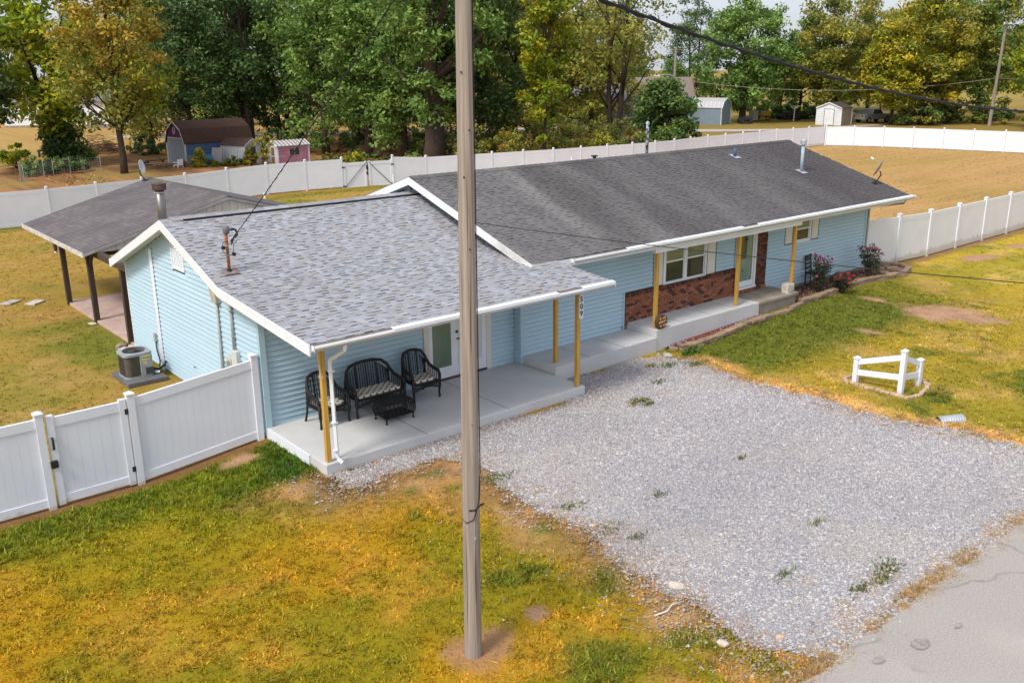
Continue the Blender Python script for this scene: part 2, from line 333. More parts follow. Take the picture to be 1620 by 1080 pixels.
    wst = (1-S(.0, 1.0, (-dd+(n2-.5)*1.9)/(1.2+.8*S(-4.2, -2.6, y))))*(1-S(2.6, 3.6, x))*(1-S(-.1, .5, y))*S(-8.2, -7.0, y)
    c = mixc(c, (.30,.165,.080), wst*.8); c = mixc(c, (.50,.30,.135), wst*S(.46, .6, n3)*.7); c = mixc(c, (.155,.105,.055), wst*S(.5, .66, n2)*S(-2.9, -2.1, y)*.9)
    est = (1-S(.0, .85, -dd+(n2-.5)*.7))*S(9.5, 10, x)*(1-S(-.3, .3, y)); c = mixc(c, (.58,.36,.145), est*.9)
    bst = S(-7.6, -8.3, y)*(1-S(3, 4.2, x))*S(-5, -1.5, x); c = mixc(c, (.40,.235,.085), bst*S(.42, .6, n3)*.8)
    den = den*(1-.55*wst)
    for (px, py, rx, ry, a) in ((1.3,-6.0,.75,.45,.5),(.5,-5.0,.8,.35,-.5),(1.1,-7.7,.7,.3,-.3),(-.2,-7.3,.9,.5,.2),(1.45,-2.0,.28,.14,.3),(.75,-1.6,.3,.16,.2),(1.55,-1.25,.28,.14,-.2),(.35,-2.4,.3,.2,.6),(1.7,-4.2,.35,.2,0),(11.4,-5.6,.7,.3,.8),(12.6,-5.4,.9,.3,.2),(14.6,-6.5,1.4,.4,.4)):
        q = blob(x, y, px, py, rx, ry, a, .6, 21); c = mixc(c, (.10,.14,.018), q*.75); den = den*(1+.3*q)
    ptch = [(19.75,-2.2,.95,1.5,.35),(16.3,-1.6,.22,.5,.2),(19.6,.15,.25,.5,.3),(29,1.0,.5,1.2,1.2),(33,.8,.5,1.4,1.2),(27.5,-2.5,.5,.9,.5),(-1.15,-6.12,.62,.42,.6),(-.05,-5.9,.3,.2,.3),(-.9,1.9,.5,.25,.2),(20.5,-5.5,.3,1.0,1.0)]
    for i, (px, py, rx, ry, a) in enumerate(ptch):
        q = blob(x, y, px, py, rx, ry, a, .45, 40+i); c = mixc(c, (.41,.245,.155) if i != 6 else (.34,.185,.085), q); c = mixc(c, (.27,.16,.10), q*S(.5, .66, n3)*.5); den = den*(1-.97*q)
    c = c*(.80+.40*fbm(x, y, .22, 91, 3))[..., None]; lf = (1-S(2.2, 2.6, y))*(.12+.88*S(.35, .95, den)); c = c*(1+lf[..., None]*np.array([.42, .30, .02]))
    return np.clip(c, .004, 1), np.clip(den, 0, 2)
SOIL = mat('turf_and_soil', None, attr='tone', c2=(.13,.09,.012), scale=16, lo=.5, hi=.9, rough=1, bump=.03, bscale=22, spec=.1)
def axis(lo, hi, step, far):
    a = list(np.arange(lo, hi+1e-6, step)); p = hi; q = lo; s = step
    while p < far: s *= 1.22; p += s; a.append(p)
    s = step
    while q > -far: s *= 1.22; q -= s; a.insert(0, q)
    return np.array(a)
gx = axis(-10, 34, .16, 900); gy = axis(-10, 38, .16, 900)
X, Y = np.meshgrid(gx, gy); Z = ground_z(X, Y)+.025*(fbm(X, Y, .5, 77)-.5)*S(-200, -20, -np.hypot(X, Y))
dr = sdist(X, Y, DRIVE); Z = np.where(dr > -.3, ground_z(X, Y)-.02, Z); Z = np.where(Y < -9.0, Z-.03, Z)
cg, dg_ = lawn(X, Y); cg = cg*(1-.22*np.clip(dg_, 0, 1)*S(27, 22, X)*S(3.0, 2.3, Y)*S(-12, -9, X))[..., None]; ny, nx = X.shape; idx = np.arange(nx*ny).reshape(ny, nx)  # shade between the blades put into the ground colour where grass is dense
Fq = np.stack([idx[:-1,:-1], idx[:-1,1:], idx[1:,1:], idx[1:,:-1]], -1).reshape(-1, 4)
npmesh('lawn', np.stack([X, Y, Z], -1).reshape(-1, 3), Fq, SOIL, col=cg.reshape(-1, 3), kind='structure', smooth=True)
# gravel bed: only the cells inside the ragged outline
bx = np.arange(-.2, 11.8, .07); byy = np.arange(-9.4, 1.4, .07); X, Y = np.meshgrid(bx, byy); D = drive_d(X, Y)
D = np.where(Y < -9.36, -1, D)
Z = ground_z(X, Y)+.012+.02*(fbm(X, Y, 1.4, 60)-.5)-.022*(1-S(0, .22, D))
wp = fbm(X, Y, 2.6, 61); cgv = np.zeros(X.shape+(3,)); cgv[...] = (.37,.355,.37); cgv = mixc(cgv, (.45,.41,.37), S(.45, .65, wp)); cgv = mixc(cgv, (.31,.295,.315), S(-1.6, .2, Y)*.6)
straw = S(.62, .74, fbm(X, Y, .55, 63))*(1-S(.15, .9, D))
for px, py, r_ in ((4.1,-8.6,.35),(4.7,-8.5,.3),(3.2,-8.75,.4),(5.6,-8.9,.45),(7.1,-8.95,.4),(9.3,-.9,.3),(9.0,-.2,.35),(8.2,-1.1,.25),(9.6,.3,.3),(3.6,-7.9,.16),(5.9,-6.6,.12)):
    straw = np.maximum(straw, blob(X, Y, px, py, r_, r_*.6, .4, .7, 70))
cgv = mixc(cgv, (.50,.33,.17), straw*.85); cgv = mixc(cgv, (.34,.215,.125), (1-S(.0, .8, D+.9*(fbm(X, Y, .45, 64)-.5)))*.75)
ok = D > 0; keep = ok[:-1,:-1] & ok[:-1,1:] & ok[1:,1:] & ok[1:,:-1]; ny, nx = X.shape; idx = np.arange(nx*ny).reshape(ny, nx)
Fq = np.stack([idx[:-1,:-1], idx[:-1,1:], idx[1:,1:], idx[1:,:-1]], -1)[keep]
us, inv = np.unique(Fq, return_inverse=True)
GRAVB = mat('gravel_bed', None, attr='tone', c2=(.22,.215,.235), scale=75, lo=.44, hi=.7, rough=1, bump=.02, bscale=60, spec=.1)
npmesh('gravel_driveway', np.stack([X, Y, Z], -1).reshape(-1, 3)[us], inv.reshape(-1, 4), GRAVB, col=cgv.reshape(-1, 3)[us], kind='structure', smooth=True)
# loose stones on it
N = 235000; px = rng.uniform(-.9, 12.0, N); py = rng.uniform(-9.3, 1.3, N); d = drive_d(px, py)+np.where(rng.random(N) < .35, rng.exponential(.42, N)*(px < 3.5)+rng.exponential(.16, N), 0)*np.where(fbm(px, py, .5, 66) > .47, 1, .3)-np.where(rng.random(N) < .5, rng.uniform(0, .3, N), 0)
k = (d > 0) & (py > -9.36+rng.uniform(0, .25, N)) & (py < 1.02) & ~((px > -.1) & (px < 6.66) & (py > -.03)); px, py = px[k], py[k]; N = len(px)
s = rng.lognormal(math.log(.0128), .38, N); s = np.clip(s, .006, .042)
oct_ = np.array([(1,0,0),(0,1,0),(-1,0,0),(0,-1,0),(0,0,1),(0,0,-1)], float); of = np.array([(0,1,4),(1,2,4),(2,3,4),(3,0,4)])
P = np.repeat(oct_[None, :5], N, 0)*rng.uniform(.6, 1.25, (N, 5, 1)); P[:, :, 2] *= .75; P += rng.normal(0, .14, P.shape)
an = rng.uniform(0, 6.28, N); ca, sa = np.cos(an), np.sin(an); Q = np.empty_like(P)
Q[:, :, 0] = P[:, :, 0]*ca[:, None]-P[:, :, 1]*sa[:, None]; Q[:, :, 1] = P[:, :, 0]*sa[:, None]+P[:, :, 1]*ca[:, None]; Q[:, :, 2] = P[:, :, 2]
Q *= s[:, None, None]; Q += np.stack([px, py, ground_z(px, py)+.016+.02*(fbm(px, py, 1.4, 60)-.5)], -1)[:, None]
pal = np.array([(.445,.43,.435),(.50,.485,.48),(.37,.355,.37),(.27,.26,.28),(.48,.435,.385),(.50,.485,.475),(.39,.375,.40),(.43,.40,.38),(.23,.22,.245)])
cs = pal[rng.integers(0, len(pal), N)]*rng.uniform(.82, 1.12, (N, 1))*(.88+.24*fbm(px, py, 1.7, 68))[:, None]
cs[rng.random(N) < .004] = (.42,.22,.14); out_ = drive_d(px, py) < .05; cs[out_] *= np.array([.88,.83,.77])
GRAV = mat('gravel_stone', None, attr='tone', rough=.95, spec=.2)
npmesh('gravel', Q.reshape(-1, 3), (of[None]+np.arange(N)[:, None, None]*5).reshape(-1, 3), GRAV, col=np.repeat(cs, 5, 0), kind='stuff')
# road
ASPH = mat('worn_asphalt', (.42,.38,.345), (.27,.24,.215), scale=38, lo=.35, hi=.8, rough=.95, bump=.006, bscale=90, crack=((.27,.24,.215), .4), dirt=((.46,.41,.36), .5, .55, .6))
rx = np.concatenate([[-400,-60,-14],np.arange(-10, 30, .25),[34,60,400]]); ey = -9.1+.22*(fbm(rx, rx*0, .9, 80)-.5)+.1*(fbm(rx, rx*0+3, .3, 81)-.5)
V = np.concatenate([np.stack([rx, ey, rx*0-.01], -1), np.stack([rx, ey-.06, rx*0+.026], -1), np.stack([rx, rx*0-16.5, rx*0+.034], -1)]); n = len(rx)
Fq = np.concatenate([np.stack([np.arange(n-1)+n*(j+1), np.arange(1, n)+n*(j+1), np.arange(1, n)+n*j, np.arange(n-1)+n*j], -1) for j in (0, 1)])
npmesh('road', V, Fq, ASPH, kind='structure')
OIL = mat('oil_stain', (.22,.195,.175), (.33,.295,.27), scale=16, rough=.8)
for (cx, cy, rx_, ry_) in ((3.27,-9.72,.16,.10),(2.55,-9.55,.10,.06),(4.05,-9.85,.09,.04)):
    m_ = MB(); nn = 30; m_.add([(cx+rx_*math.cos(2*math.pi*i/nn)*random.Random(i+int(cx*99)).uniform(.8,1.15), cy+ry_*math.sin(2*math.pi*i/nn)*random.Random(i*3+int(cx*99)).uniform(.8,1.15), .0385) for i in range(nn)], [tuple(range(nn))])
    m_.build('oil_stain', OIL, kind='structure')
# grass blades: short mown turf, longer where it is green
def tufts(name, x0, x1, y0, y1, per, nb, hgt, wid, ok_):
    n = int((x1-x0)*(y1-y0)*per); x = rng.uniform(x0, x1, n); y = rng.uniform(y0, y1, n); c, dn = lawn(x, y); k = ok_(x, y) & (rng.random(n)*1.6 < dn); x, y, c, dn = x[k], y[k], c[k], dn[k]
    n = len(x); green = S(.0, .5, 1-c[:, 0]/np.maximum(c[:, 1], 1e-4)+.35)
    H = hgt*(.65+.35*green)*rng.uniform(.5, 1.3, n)*np.clip(dn, .5, 1.5)
    bx_ = np.repeat(x, nb)+rng.normal(0, .035, n*nb); by_ = np.repeat(y, nb)+rng.normal(0, .035, n*nb); h = np.repeat(H, nb)*rng.uniform(.5, 1.1, n*nb)
    a = rng.uniform(0, 6.28, n*nb); w_ = wid*rng.uniform(.7, 1.3, n*nb); ln = rng.normal(0, .75, n*nb)*h; l2 = rng.normal(0, .75, n*nb)*h
    zb = ground_z(bx_, by_)-.004; b = np.stack([bx_, by_, zb], -1); t = np.stack([np.cos(a)*w_, np.sin(a)*w_, 0*a], -1)
    V = np.stack([b-t, b+t, b+np.stack([ln, l2, h], -1)], 1); cc = np.repeat(c, nb, 0)*np.repeat(rng.uniform(.5,1.45,(n,1)), nb, 0)*rng.uniform(.72, 1.28, (n*nb, 1)); hs_ = np.repeat(rng.random((n,1)), nb, 0); cc = np.where(hs_ < .2, cc*np.array([.78,1.0,.8]), np.where(hs_ > .85, cc*np.array([1.25,1.08,1.05]), cc))
    br = rng.random(n*nb); cc[br < .12] = cc[br < .12]*np.array([1.3,1.2,1.1])
    npmesh(name, V.reshape(-1, 3), np.arange(n*nb*3).reshape(-1, 3), BLADE, col=np.repeat(cc, 3, 0), kind='stuff')
offd = lambda x, y: drive_d(x, y) < .12
tufts('grass', -8.5, 3.2, -9, 2.35, 260, 8, .068, .0125, lambda x, y: offd(x, y) & ~((x > -.02) & (y > -.02)))
tufts('grass', 9.8, 22, -9, 1.0, 150, 7, .064, .014, lambda x, y: offd(x, y) & (y < .8+.02*x))
tufts('grass', 22, 48, -9, 2.35, 45, 6, .055, .016, lambda x, y: (y < .6) | (x > 24.7))
tufts('grass', -4.5, 3.5, 2.7, 34, 60, 6, .055, .014, lambda x, y: (x < -1.2) | (y > 20) | ((x < -.1) & ((y < 7) | (y > 9)) & (x < -.15)))
tufts('grass', 9, 30, 24, 35, 12, 6, .07, .016, lambda x, y: x > 0)
tufts('grass', 24, 73, 3, 33, 12, 6, .05, .022, lambda x, y: x > 24)
def weeds(spots):
    for cx, cy, r_, n in spots:
        x = rng.normal(cx, r_, n); y = rng.normal(cy, r_*.5, n); h = rng.uniform(.03, .09, n); a = rng.uniform(0, 6.28, n); q = np.stack([x, y, ground_z(x, y)+.01], -1)
        t = np.stack([np.cos(a)*.011, np.sin(a)*.011, a*0], -1); V = np.stack([q-t, q+t, q+np.stack([rng.normal(0,.05,n), rng.normal(0,.05,n), h], -1)], 1)
        base = np.array([(.06,.13,.02),(.14,.15,.03),(.38,.24,.09)])[rng.integers(0, 2 if rng.random() < .7 else 3, n)]*rng.uniform(.7, 1.3, (n, 1))
        yield V, base
ns = 5200; sx = np.concatenate([rng.uniform(-.3, 3.4, ns), rng.uniform(9.6, 11.8, ns), rng.uniform(1.0, 10.5, 2600)]); sy = np.concatenate([rng.uniform(-8.9, -.6, ns), rng.uniform(-8.9, .6, ns), rng.normal(-9.1, .10, 2600)])
sdv = np.abs(drive_d(sx, sy)+.1); sk_ = ((sdv < rng.exponential(.3, len(sx))) & (fbm(sx, sy, .45, 95) > .47)) | ((sy < -8.9) & (fbm(sx, sy*0, .5, 96) > .52)); sx, sy = sx[sk_], sy[sk_]
sn = 9; qx = np.repeat(sx, sn)+rng.normal(0, .035, len(sx)*sn); qy = np.repeat(sy, sn)+rng.normal(0, .03, len(sx)*sn); n_ = len(qx); q = np.stack([qx, qy, ground_z(qx, qy)+.012], -1); a = rng.uniform(0, 6.28, n_)
t = np.stack([np.cos(a)*.006, np.sin(a)*.006, a*0], -1); V = np.stack([q-t, q+t, q+np.stack([rng.normal(0,.04,n_), rng.normal(0,.04,n_), rng.uniform(.012,.05,n_)], -1)], 1)
cc = np.array([(.56,.35,.14),(.46,.27,.10),(.62,.42,.20),(.36,.21,.09),(.26,.20,.05)])[np.repeat(rng.integers(0,5,len(sx)), sn)]*rng.uniform(.75, 1.25, (n_, 1))
npmesh('dry_grass', V.reshape(-1, 3), np.arange(n_*3).reshape(-1, 3), BLADE, col=np.repeat(cc, 3, 0), kind='stuff')
W_ = list(weeds([(7.2,-1.2,.16,260),(7.25,-1.45,.1,90),(4.0,-4.6,.1,60),(2.5,-3.9,.16,90),(2.45,-4.9,.2,120),(2.6,-5.4,.12,60),(4.4,-8.55,.16,160),(4.75,-8.45,.15,140),(3.9,-8.5,.12,90),(9.7,.1,.18,130),(9.3,.35,.12,80),(5.2,-7.0,.08,40),(8.6,-.6,.14,70),(3.4,-7.6,.1,60),(6.4,-4.6,.06,40),(10.3,-.3,.2,160),(2.3,-2.2,.2,150)]))
V = np.concatenate([a for a, b in W_]); cc = np.concatenate([b for a, b in W_])
npmesh('weeds', V.reshape(-1, 3), np.arange(len(V)*3).reshape(-1, 3), BLADE, col=np.repeat(cc, 3, 0), kind='stuff')
# pale rocks lying about
def rock(name, label, x, y, s, m=ROCK, z=None, sq=.6, seed=1, group=None, flat=1):
    bm = bmesh.new(); bmesh.ops.create_icosphere(bm, subdivisions=2, radius=1); r = random.Random(seed)
    for v in bm.verts:
        k = 1+r.uniform(-.16, .16); v.co = Vector((v.co.x*s*k*1.2, v.co.y*s*k*.85, v.co.z*s*sq*k*flat))
    me = bpy.data.meshes.new(name); bm.to_mesh(me); bm.free(); me.materials.append(m); o = bpy.data.objects.new(name, me); COL.objects.link(o)
    o.location = (x, y, (gz(x, y) if z is None else z)+s*sq*flat*.6); o.rotation_euler = (0,0,r.uniform(0,3)); return tag(o, label, 'rock', group)
rock('rock', 'pale rock at the corner where gravel, planter end and porch step meet', 10.28, .62, .13, seed=2, flat=.7)
rock('rock', 'white rock on the gravel edge above the green tuft near the foreground', 1.95, -6.75, .10, seed=3)
rock('rock', 'white rock in the grass near the lower gravel edge', 1.35, -8.05, .07, seed=4)
rock('rock', 'small cream rock on gravel in front of the numbered porch post', 6.35, -.72, .06, seed=5, flat=.6)
rock('rock', 'rusty red stone in dry grass at the lower edge of the drive', 2.05, -8.45, .055, m=EDGE, seed=6)
m_ = MB(); m_.tube([(1.15,-7.05,.03),(1.32,-7.12,.06),(1.5,-7.05,.05),(1.72,-7.08,.03)], .012, 6)
tag(m_.build('fallen_branch', mat('bleached_wood', (.62,.55,.47), rough=.9), smooth=True), 'bleached crooked stick lying in the grass by the gravel', 'stick')

# ------------------------------------------------------------------ slabs
def slab(name, poly, z0, z1, m):
    o = MB().prism(poly, 'z', z0, z1).build(name, m, kind='structure', bevel=.012); return o
JOINT = mat('joint', (.16,.155,.15), rough=.9)
p_ = slab('patio', [(0,0),(6.68,0),(6.68,.9),(6.62,2.48),(0,2.48)], -.3, .196, CONC)
m_ = MB(); 
for x in (2.28,4.42): m_.box(x-.008, x+.008, .004, 2.47, .19, .1985)
m_.build('joint_line', JOINT, p_)
MB().box(-.035, -.002, .62, 2.46, -.35, .20).build('edge_board', WHITE, p_)
w_ = slab('walkway', [(6.70,1.02),(10.40,1.12),(10.40,2.24),(6.70,2.24)], -.1, .38, CONC)
m_ = MB()
for x in (7.9,9.12): m_.box(x-.007, x+.007, 1.08, 2.23, .372, .3825)
m_.build('joint_line', JOINT, w_)
w_ = slab('porch_slab', [(10.41,1.15),(14.9,1.15),(14.9,2.23),(10.41,2.23)], -.1, .57, CONC)
m_ = MB()
for x in (11.55,12.75,13.85): m_.box(x-.007, x+.007, 1.17, 2.22, .562, .5725)
m_.build('joint_line', JOINT, w_)
slab('old_step', [(14.91,1.2),(16.85,1.2),(16.85,2.23),(14.91,2.23)], -.1, .55, CONC2)
MB().box(14.91, 16.9, 1.15, 2.23, .47, .566).build('old_step_tread', CONC2, kind='structure', bevel=.015)

# ------------------------------------------------------------------ the house
house = thing('ranch_house', 'long single storey blue house with two shingled roofs and yellow porch posts', 'house', (6.66, 2.5, 0))
EX = .114
def zl(y):  # top of the lower (left) roof
    return 2.72+.088*(y+.45) if y < 3.4 else (3.06+.339*(y-3.4) if y < 6.35 else 4.06-.366*(y-6.35))
def zm(y): return 2.93+.3185*(y-1.22) if y < 6.15 else 4.50-.3185*(y-6.15)
MB().prism([(2.5,-.4),(10.4,-.4),(10.4,2.48),(6.35,3.94),(3.4,2.95),(2.5,2.85)], 'x', .012, 6.64).build('wall', LAPSHADE, house)
MB().prism([(2.25,-.2),(10.05,-.2),(10.05,3.12),(6.15,4.38),(2.25,3.12)], 'x', 6.665, 22.4).build('wall', LAPSHADE, house)
MB().box(-.012, 6.6, 2.51, 10.39, -.45, .06).build('foundation', CONC2, house)
MB().box(6.69, 22.41, 2.24, 10.0, -.25, .48).build('foundation', CONC2, house)
def siding(o, u, n, segs, par=house):
    """courses of lapped boards: segs = (u0, u1, z0, z1)"""
    o = Vector(o); u = Vector(u); n = Vector(n)
    for u0, u1, z0, z1 in segs:
        P = lambda a, z, d: tuple(o+u*a+n*d+Vector((0,0,z)))
        MB().hexa([P(u0,z0,0),P(u1,z0,0),P(u1,z0,.042),P(u0,z0,.042),P(u0,z1-.016,0),P(u1,z1-.016,0),P(u1,z1-.016,.010),P(u0,z1-.016,.010)]).build('siding_board', SIDING, par)
def courses(z0, z1, spans, ex=EX):
    z = z0
    while z < z1-.02:
        t = min(z+ex, z1)
        for s in spans(z, t):
            if s[1]-s[0] > .05: yield (s[0], s[1], z, t)
        z += ex
def minus(a, b, holes):
    r = [(a, b)]
    for h0, h1 in holes:
        r = [q for s in r for q in ((s[0], min(s[1], h0)), (max(s[0], h1), s[1])) if q[1]-q[0] > 0]
    return r
# left gable wall (x = 0): u runs along +y
def gab(z, t):
    zz = t+.07
    y0 = 2.5 if zz < 2.98 else 3.4+(zz-3.06)/.339; y1 = 10.4 if zz < 2.55 else 6.35+(4.06-zz)/.366
    return [(max(2.5, y0), min(10.4, y1))]
def gab2(z, t):
    r = []
    for a, b in gab(z, t):
        r += minus(a, b, [(6.08,6.83)] if z < 3.55 and t > 2.84 else [])
    return r
siding((0,0,0), (0,1,0), (-1,0,0), courses(.06, 3.98, gab2))
MB().box(-.035, .09, 2.41, 2.503, -.15, 2.9).build('corner_trim', TRIMB, house)
MB().box(-.035, .06, 10.36, 10.44, -.1, 2.5).build('corner_trim', WHITE, house)
# front wall of the lower part (y = 2.5), broken by the double door
siding((0,2.5,0), (1,0,0), (0,-1,0), courses(.20, 2.62, lambda z, t: minus(.09, 6.62, [(3.92,5.9)])))
# side return and the long front wall (y = 2.25)
siding((6.66,2.5,0), (0,-1,0), (-1,0,0), courses(.20, 2.72, lambda z, t: [(0.0,.19)]))
MB().box(6.625, 6.75, 2.212, 2.30, .1, 2.74).build('corner_trim', TRIMB, house)
MB().box(22.33, 22.44, 2.212, 2.30, .4, 2.8).build('corner_trim', TRIMB, house)
def longw(z, t):
    h = []
    if z < 1.36: h.append((10.27,16.62))
    else: h += [(15.02,16.62)]
    if z < 2.56 and t > 1.385: h.append((11.40,14.17))
    if z < 2.56 and t > 1.76: h.append((17.55,19.47))
    if z < .45: h.append((10.2,17.0))
    return minus(6.75, 22.33, h)
siding((0,2.25,0), (1,0,0), (0,-1,0), courses(.39, 2.78, longw))
MB().box(10.24, 10.30, 2.205, 2.26, .38, 1.42).build('corner_trim', TRIMB, house)
# gable of the higher part, showing above the lower roof
siding((6.665,0,0), (0,1,0), (-1,0,0), courses(2.95, 4.36, lambda z, t: [(2.3 if t < 3.1 else max(2.3, 6.15-(4.30-t)/.3185), min(10, 6.15+(4.30-t)/.3185))]))
gv = MB().box(6.60, 6.66, 6.85, 7.1, 3.9, 4.12).build('gable_vent', WHITE, house)
m_ = MB(); [m_.box(6.59, 6.61, 6.87, 7.08, 3.92+.03*i, 3.94+.03*i) for i in range(6)]; m_.build('slat', mat('vent_tan', (.42,.38,.30)), gv)
m_ = MB(); [m_.box(22.4, 22.425, 2.25+.1, 10, .5+EX*i, .5+EX*i+.1) for i in range(20)]; m_.build('siding_board', SIDING, house, kind='stuff')
# louvred vent in the left gable
gv = MB(); gv.box(-.05,-.02,6.14,6.77,2.85,2.91).box(-.05,-.02,6.14,6.77,3.50,3.56).box(-.05,-.02,6.08,6.14,2.85,3.56).box(-.05,-.02,6.77,6.83,2.85,3.56); gv = gv.build('gable_vent', WHITE, house)
MB().box(-.012, .0, 6.1, 6.8, 2.87, 3.54).build('vent_back', DARKG, gv)
for i in range(11):
    z = 2.92+.053*i; MB().hexa([(-.045,6.14,z),(-.035,6.14,z-.004),(-.035,6.77,z-.004),(-.045,6.77,z),(-.026,6.14,z+.028),(-.018,6.14,z+.024),(-.018,6.77,z+.024),(-.026,6.77,z+.028)]).build('slat', WHITE, gv)
# ---- roofs
def strip_roof(name, prof, x0, x1, th, m, label):
    P = prof+[(y, z-th) for y, z in reversed(prof)]
    return MB().prism(P, 'x', x0, x1).build(name, m, house, label=label)
LP = [(-.45,zl(-.45)),(1.25,zl(1.25)),(3.4,zl(3.4)),(6.35,4.06),(10.45,zl(10.45))]
roofL = strip_roof('roof', [(y, z-.012) for y, z in LP], -.37, 6.655, .10, DECK, 'newer blue-grey shingled roof over the patio end')
MB().prism([(-.45,zl(-.45)-.012),(1.25,zl(1.25)-.012),(1.25,zl(1.25)-.11),(-.45,zl(-.45)-.11)], 'x', 6.657, 7.0).build('roof_return', DECK, roofL)
roofM = strip_roof('roof', [(1.22,zm(1.22)-.012),(6.15,4.488),(11.08,zm(11.08)-.012)], 6.14, 23.28, .09, DECK, 'weathered charcoal shingled roof over the long part')
def shingles(par, m, o, ux, us, L, wid, ex, rowf, seed, th, nsep=0, jit=.004):
    """courses of separate wedge-shaped tabs; the nsep tabs that show largest are objects, the rest one joined part"""
    r = random.Random(seed); o = Vector(o); ux = Vector(ux); us = Vector(us).normalized(); n = ux.cross(us).normalized()
    if n.z < 0: n = -n
    T = []; k = 0; s = 0; flip = False
    while s < L-.03:
        a, b = rowf(s); x = a-r.uniform(0, wid[0]); e = min(ex*1.12, L-s)
        while x < b:
            w_ = r.uniform(*wid); flip = (not flip) if r.random() < .78 else flip; x0, x1 = max(x, a), min(x+w_, b); x += w_
            if x1-x0 < .03: continue
            t = r.uniform(*th[flip]); g = .0015; q = r.uniform(-jit, jit)
            P = lambda u, v, d: o+ux*u+us*v+n*d
            V = [P(x0+g, s+q, 0), P(x1-g, s+q, 0), P(x0+g, s+q, t), P(x1-g, s+q, t), P(x0+g, s+e, .003), P(x1-g, s+e, .003)]
            T.append(((V[0]-CAM).length, V))
        s += ex; k += 1
    T.sort(key=lambda t: t[0]); F_ = [(0,1,3,2),(2,3,5,4),(0,2,4),(1,5,3)]
    for d, V in T[:nsep]:
        sh = MB().add(V, F_).build('shingle', m, par); sh.data.materials.append(CUTEDGE); sh.data.polygons[0].material_index = 1
    if T[nsep:]:
        mb = MB()
        for d, V in T[nsep:]: mb.add(V, F_)
        sh = mb.build('shingles', m, par, kind='stuff'); sh.data.materials.append(CUTEDGE)
        sh.data.polygons.foreach_set('material_index', [1,0,0,0]*(len(sh.data.polygons)//4))
lo = Vector((0,-.45,zl(-.45)-.012)); kk = Vector((0,3.4,zl(3.4)-.012)); rg = Vector((0,6.35,4.048))
L1 = (kk-lo).length; L2 = (rg-kk).length; sk = L1*(1.25+.45)/3.85
shingles(roofL, SH_L, lo, (1,0,0), kk-lo, L1, (.09,.21), .148, lambda s: (-.375, 7.0 if s < sk else 6.65), 3, ((.003,.005),(.009,.020)), 300)
shingles(roofL, SH_L, kk, (1,0,0), rg-kk, L2, (.09,.21), .118, lambda s: (-.375, 6.65), 4, ((.003,.005),(.009,.020)))
MB().prism([(6.35,4.05),(10.47,zl(10.45)+.0),(10.47,zl(10.45)+.012),(6.35,4.066)], 'x', -.37, 6.65).build('rear_shingles', SH_L, roofL)
e0 = Vector((0,1.22,zm(1.22)-.012)); e1 = Vector((0,6.15,4.488))
shingles(roofM, SH_M, e0, (1,0,0), e1-e0, (e1-e0).length, (.09,.19), .126, lambda s: (6.135, 23.285), 5, ((.002,.005),(.009,.019)))
MB().prism([(6.15,4.49),(11.1,zm(11.08)),(11.1,zm(11.08)+.012),(6.15,4.504)], 'x', 6.14, 23.28).build('rear_shingles', SH_M, roofM)
x = -.15; r_ = random.Random(5)
while x < 6.55:      # lapped caps along the lower ridge
    z = 4.075; h = .022
    MB().add([(x,6.20,z-.05),(x+.26,6.20,z-.066),(x,6.35,z+h),(x+.26,6.35,z+.004),(x,6.50,z-.05),(x+.26,6.50,z-.066),(x,6.20,z-.075),(x,6.5,z-.075),(x+.26,6.2,z-.075),(x+.26,6.5,z-.075)],
             [(0,2,3,1),(2,4,5,3),(0,6,7,4,2),(0,1,8,6),(4,7,9,5)]).build('ridge_cap', SH_L, roofL); x += .205
MB().box(.1, 6.58, 6.17, 6.195, 3.985, 4.04).build('ridge_vent', RUBBER, roofL)
m_ = MB(); x = 6.2
while x < 23.2:
    m_.add([(x,5.99,4.455),(x+.3,5.99,4.449),(x,6.15,4.522),(x+.3,6.15,4.512),(x,6.31,4.455),(x+.3,6.31,4.449)], [(0,2,3,1),(2,4,5,3),(0,4,2)]); x += .24
m_.build('ridge_cap', SH_M, roofM, kind='stuff')
# barge boards, soffits, fascias
def barge(prof, x0, x1, h, par, m=WHITE, drop=.0):
    for (ya, za), (yb, zb) in zip(prof[:-1], prof[1:]):
        MB().hexa([(x0,ya,za-h-drop),(x1,ya,za-h-drop),(x1,yb,zb-h-drop),(x0,yb,zb-h-drop),(x0,ya,za-drop),(x1,ya,za-drop),(x1,yb,zb-drop),(x0,yb,zb-drop)]).build('barge_board', m, par)
barge([(y, z-.018) for y, z in LP if y != 1.25], -.40, -.372, .20, roofL)
OLDW = mat('weathered_white', (.66,.66,.65), (.52,.51,.48), scale=2.5, rough=.6, dirt=((.22,.20,.17), 2.0, .52, .55))
barge([(1.22,zm(1.22)-.016),(2.7,zm(2.7)-.016)], 6.112, 6.138, .19, roofM, OLDW)
barge([(2.7,zm(2.7)-.016),(6.15,4.485),(11.08,zm(11.08)-.016)], 6.112, 6.138, .19, roofM)
barge([(1.22,zm(1.22)-.016),(6.15,4.485),(11.08,zm(11.08)-.016)], 23.282, 23.31, .17, roofM)
m_ = MB()
for (ya, za), (yb, zb) in zip(LP[:-1], LP[1:]): m_.hexa([(-.37,ya,za-.135),(-.02,ya,za-.135),(-.02,yb,zb-.135),(-.37,yb,zb-.135),(-.37,ya,za-.118),(-.02,ya,za-.118),(-.02,yb,zb-.118),(-.37,yb,zb-.118)])
m_.build('soffit', WHITE, roofL)
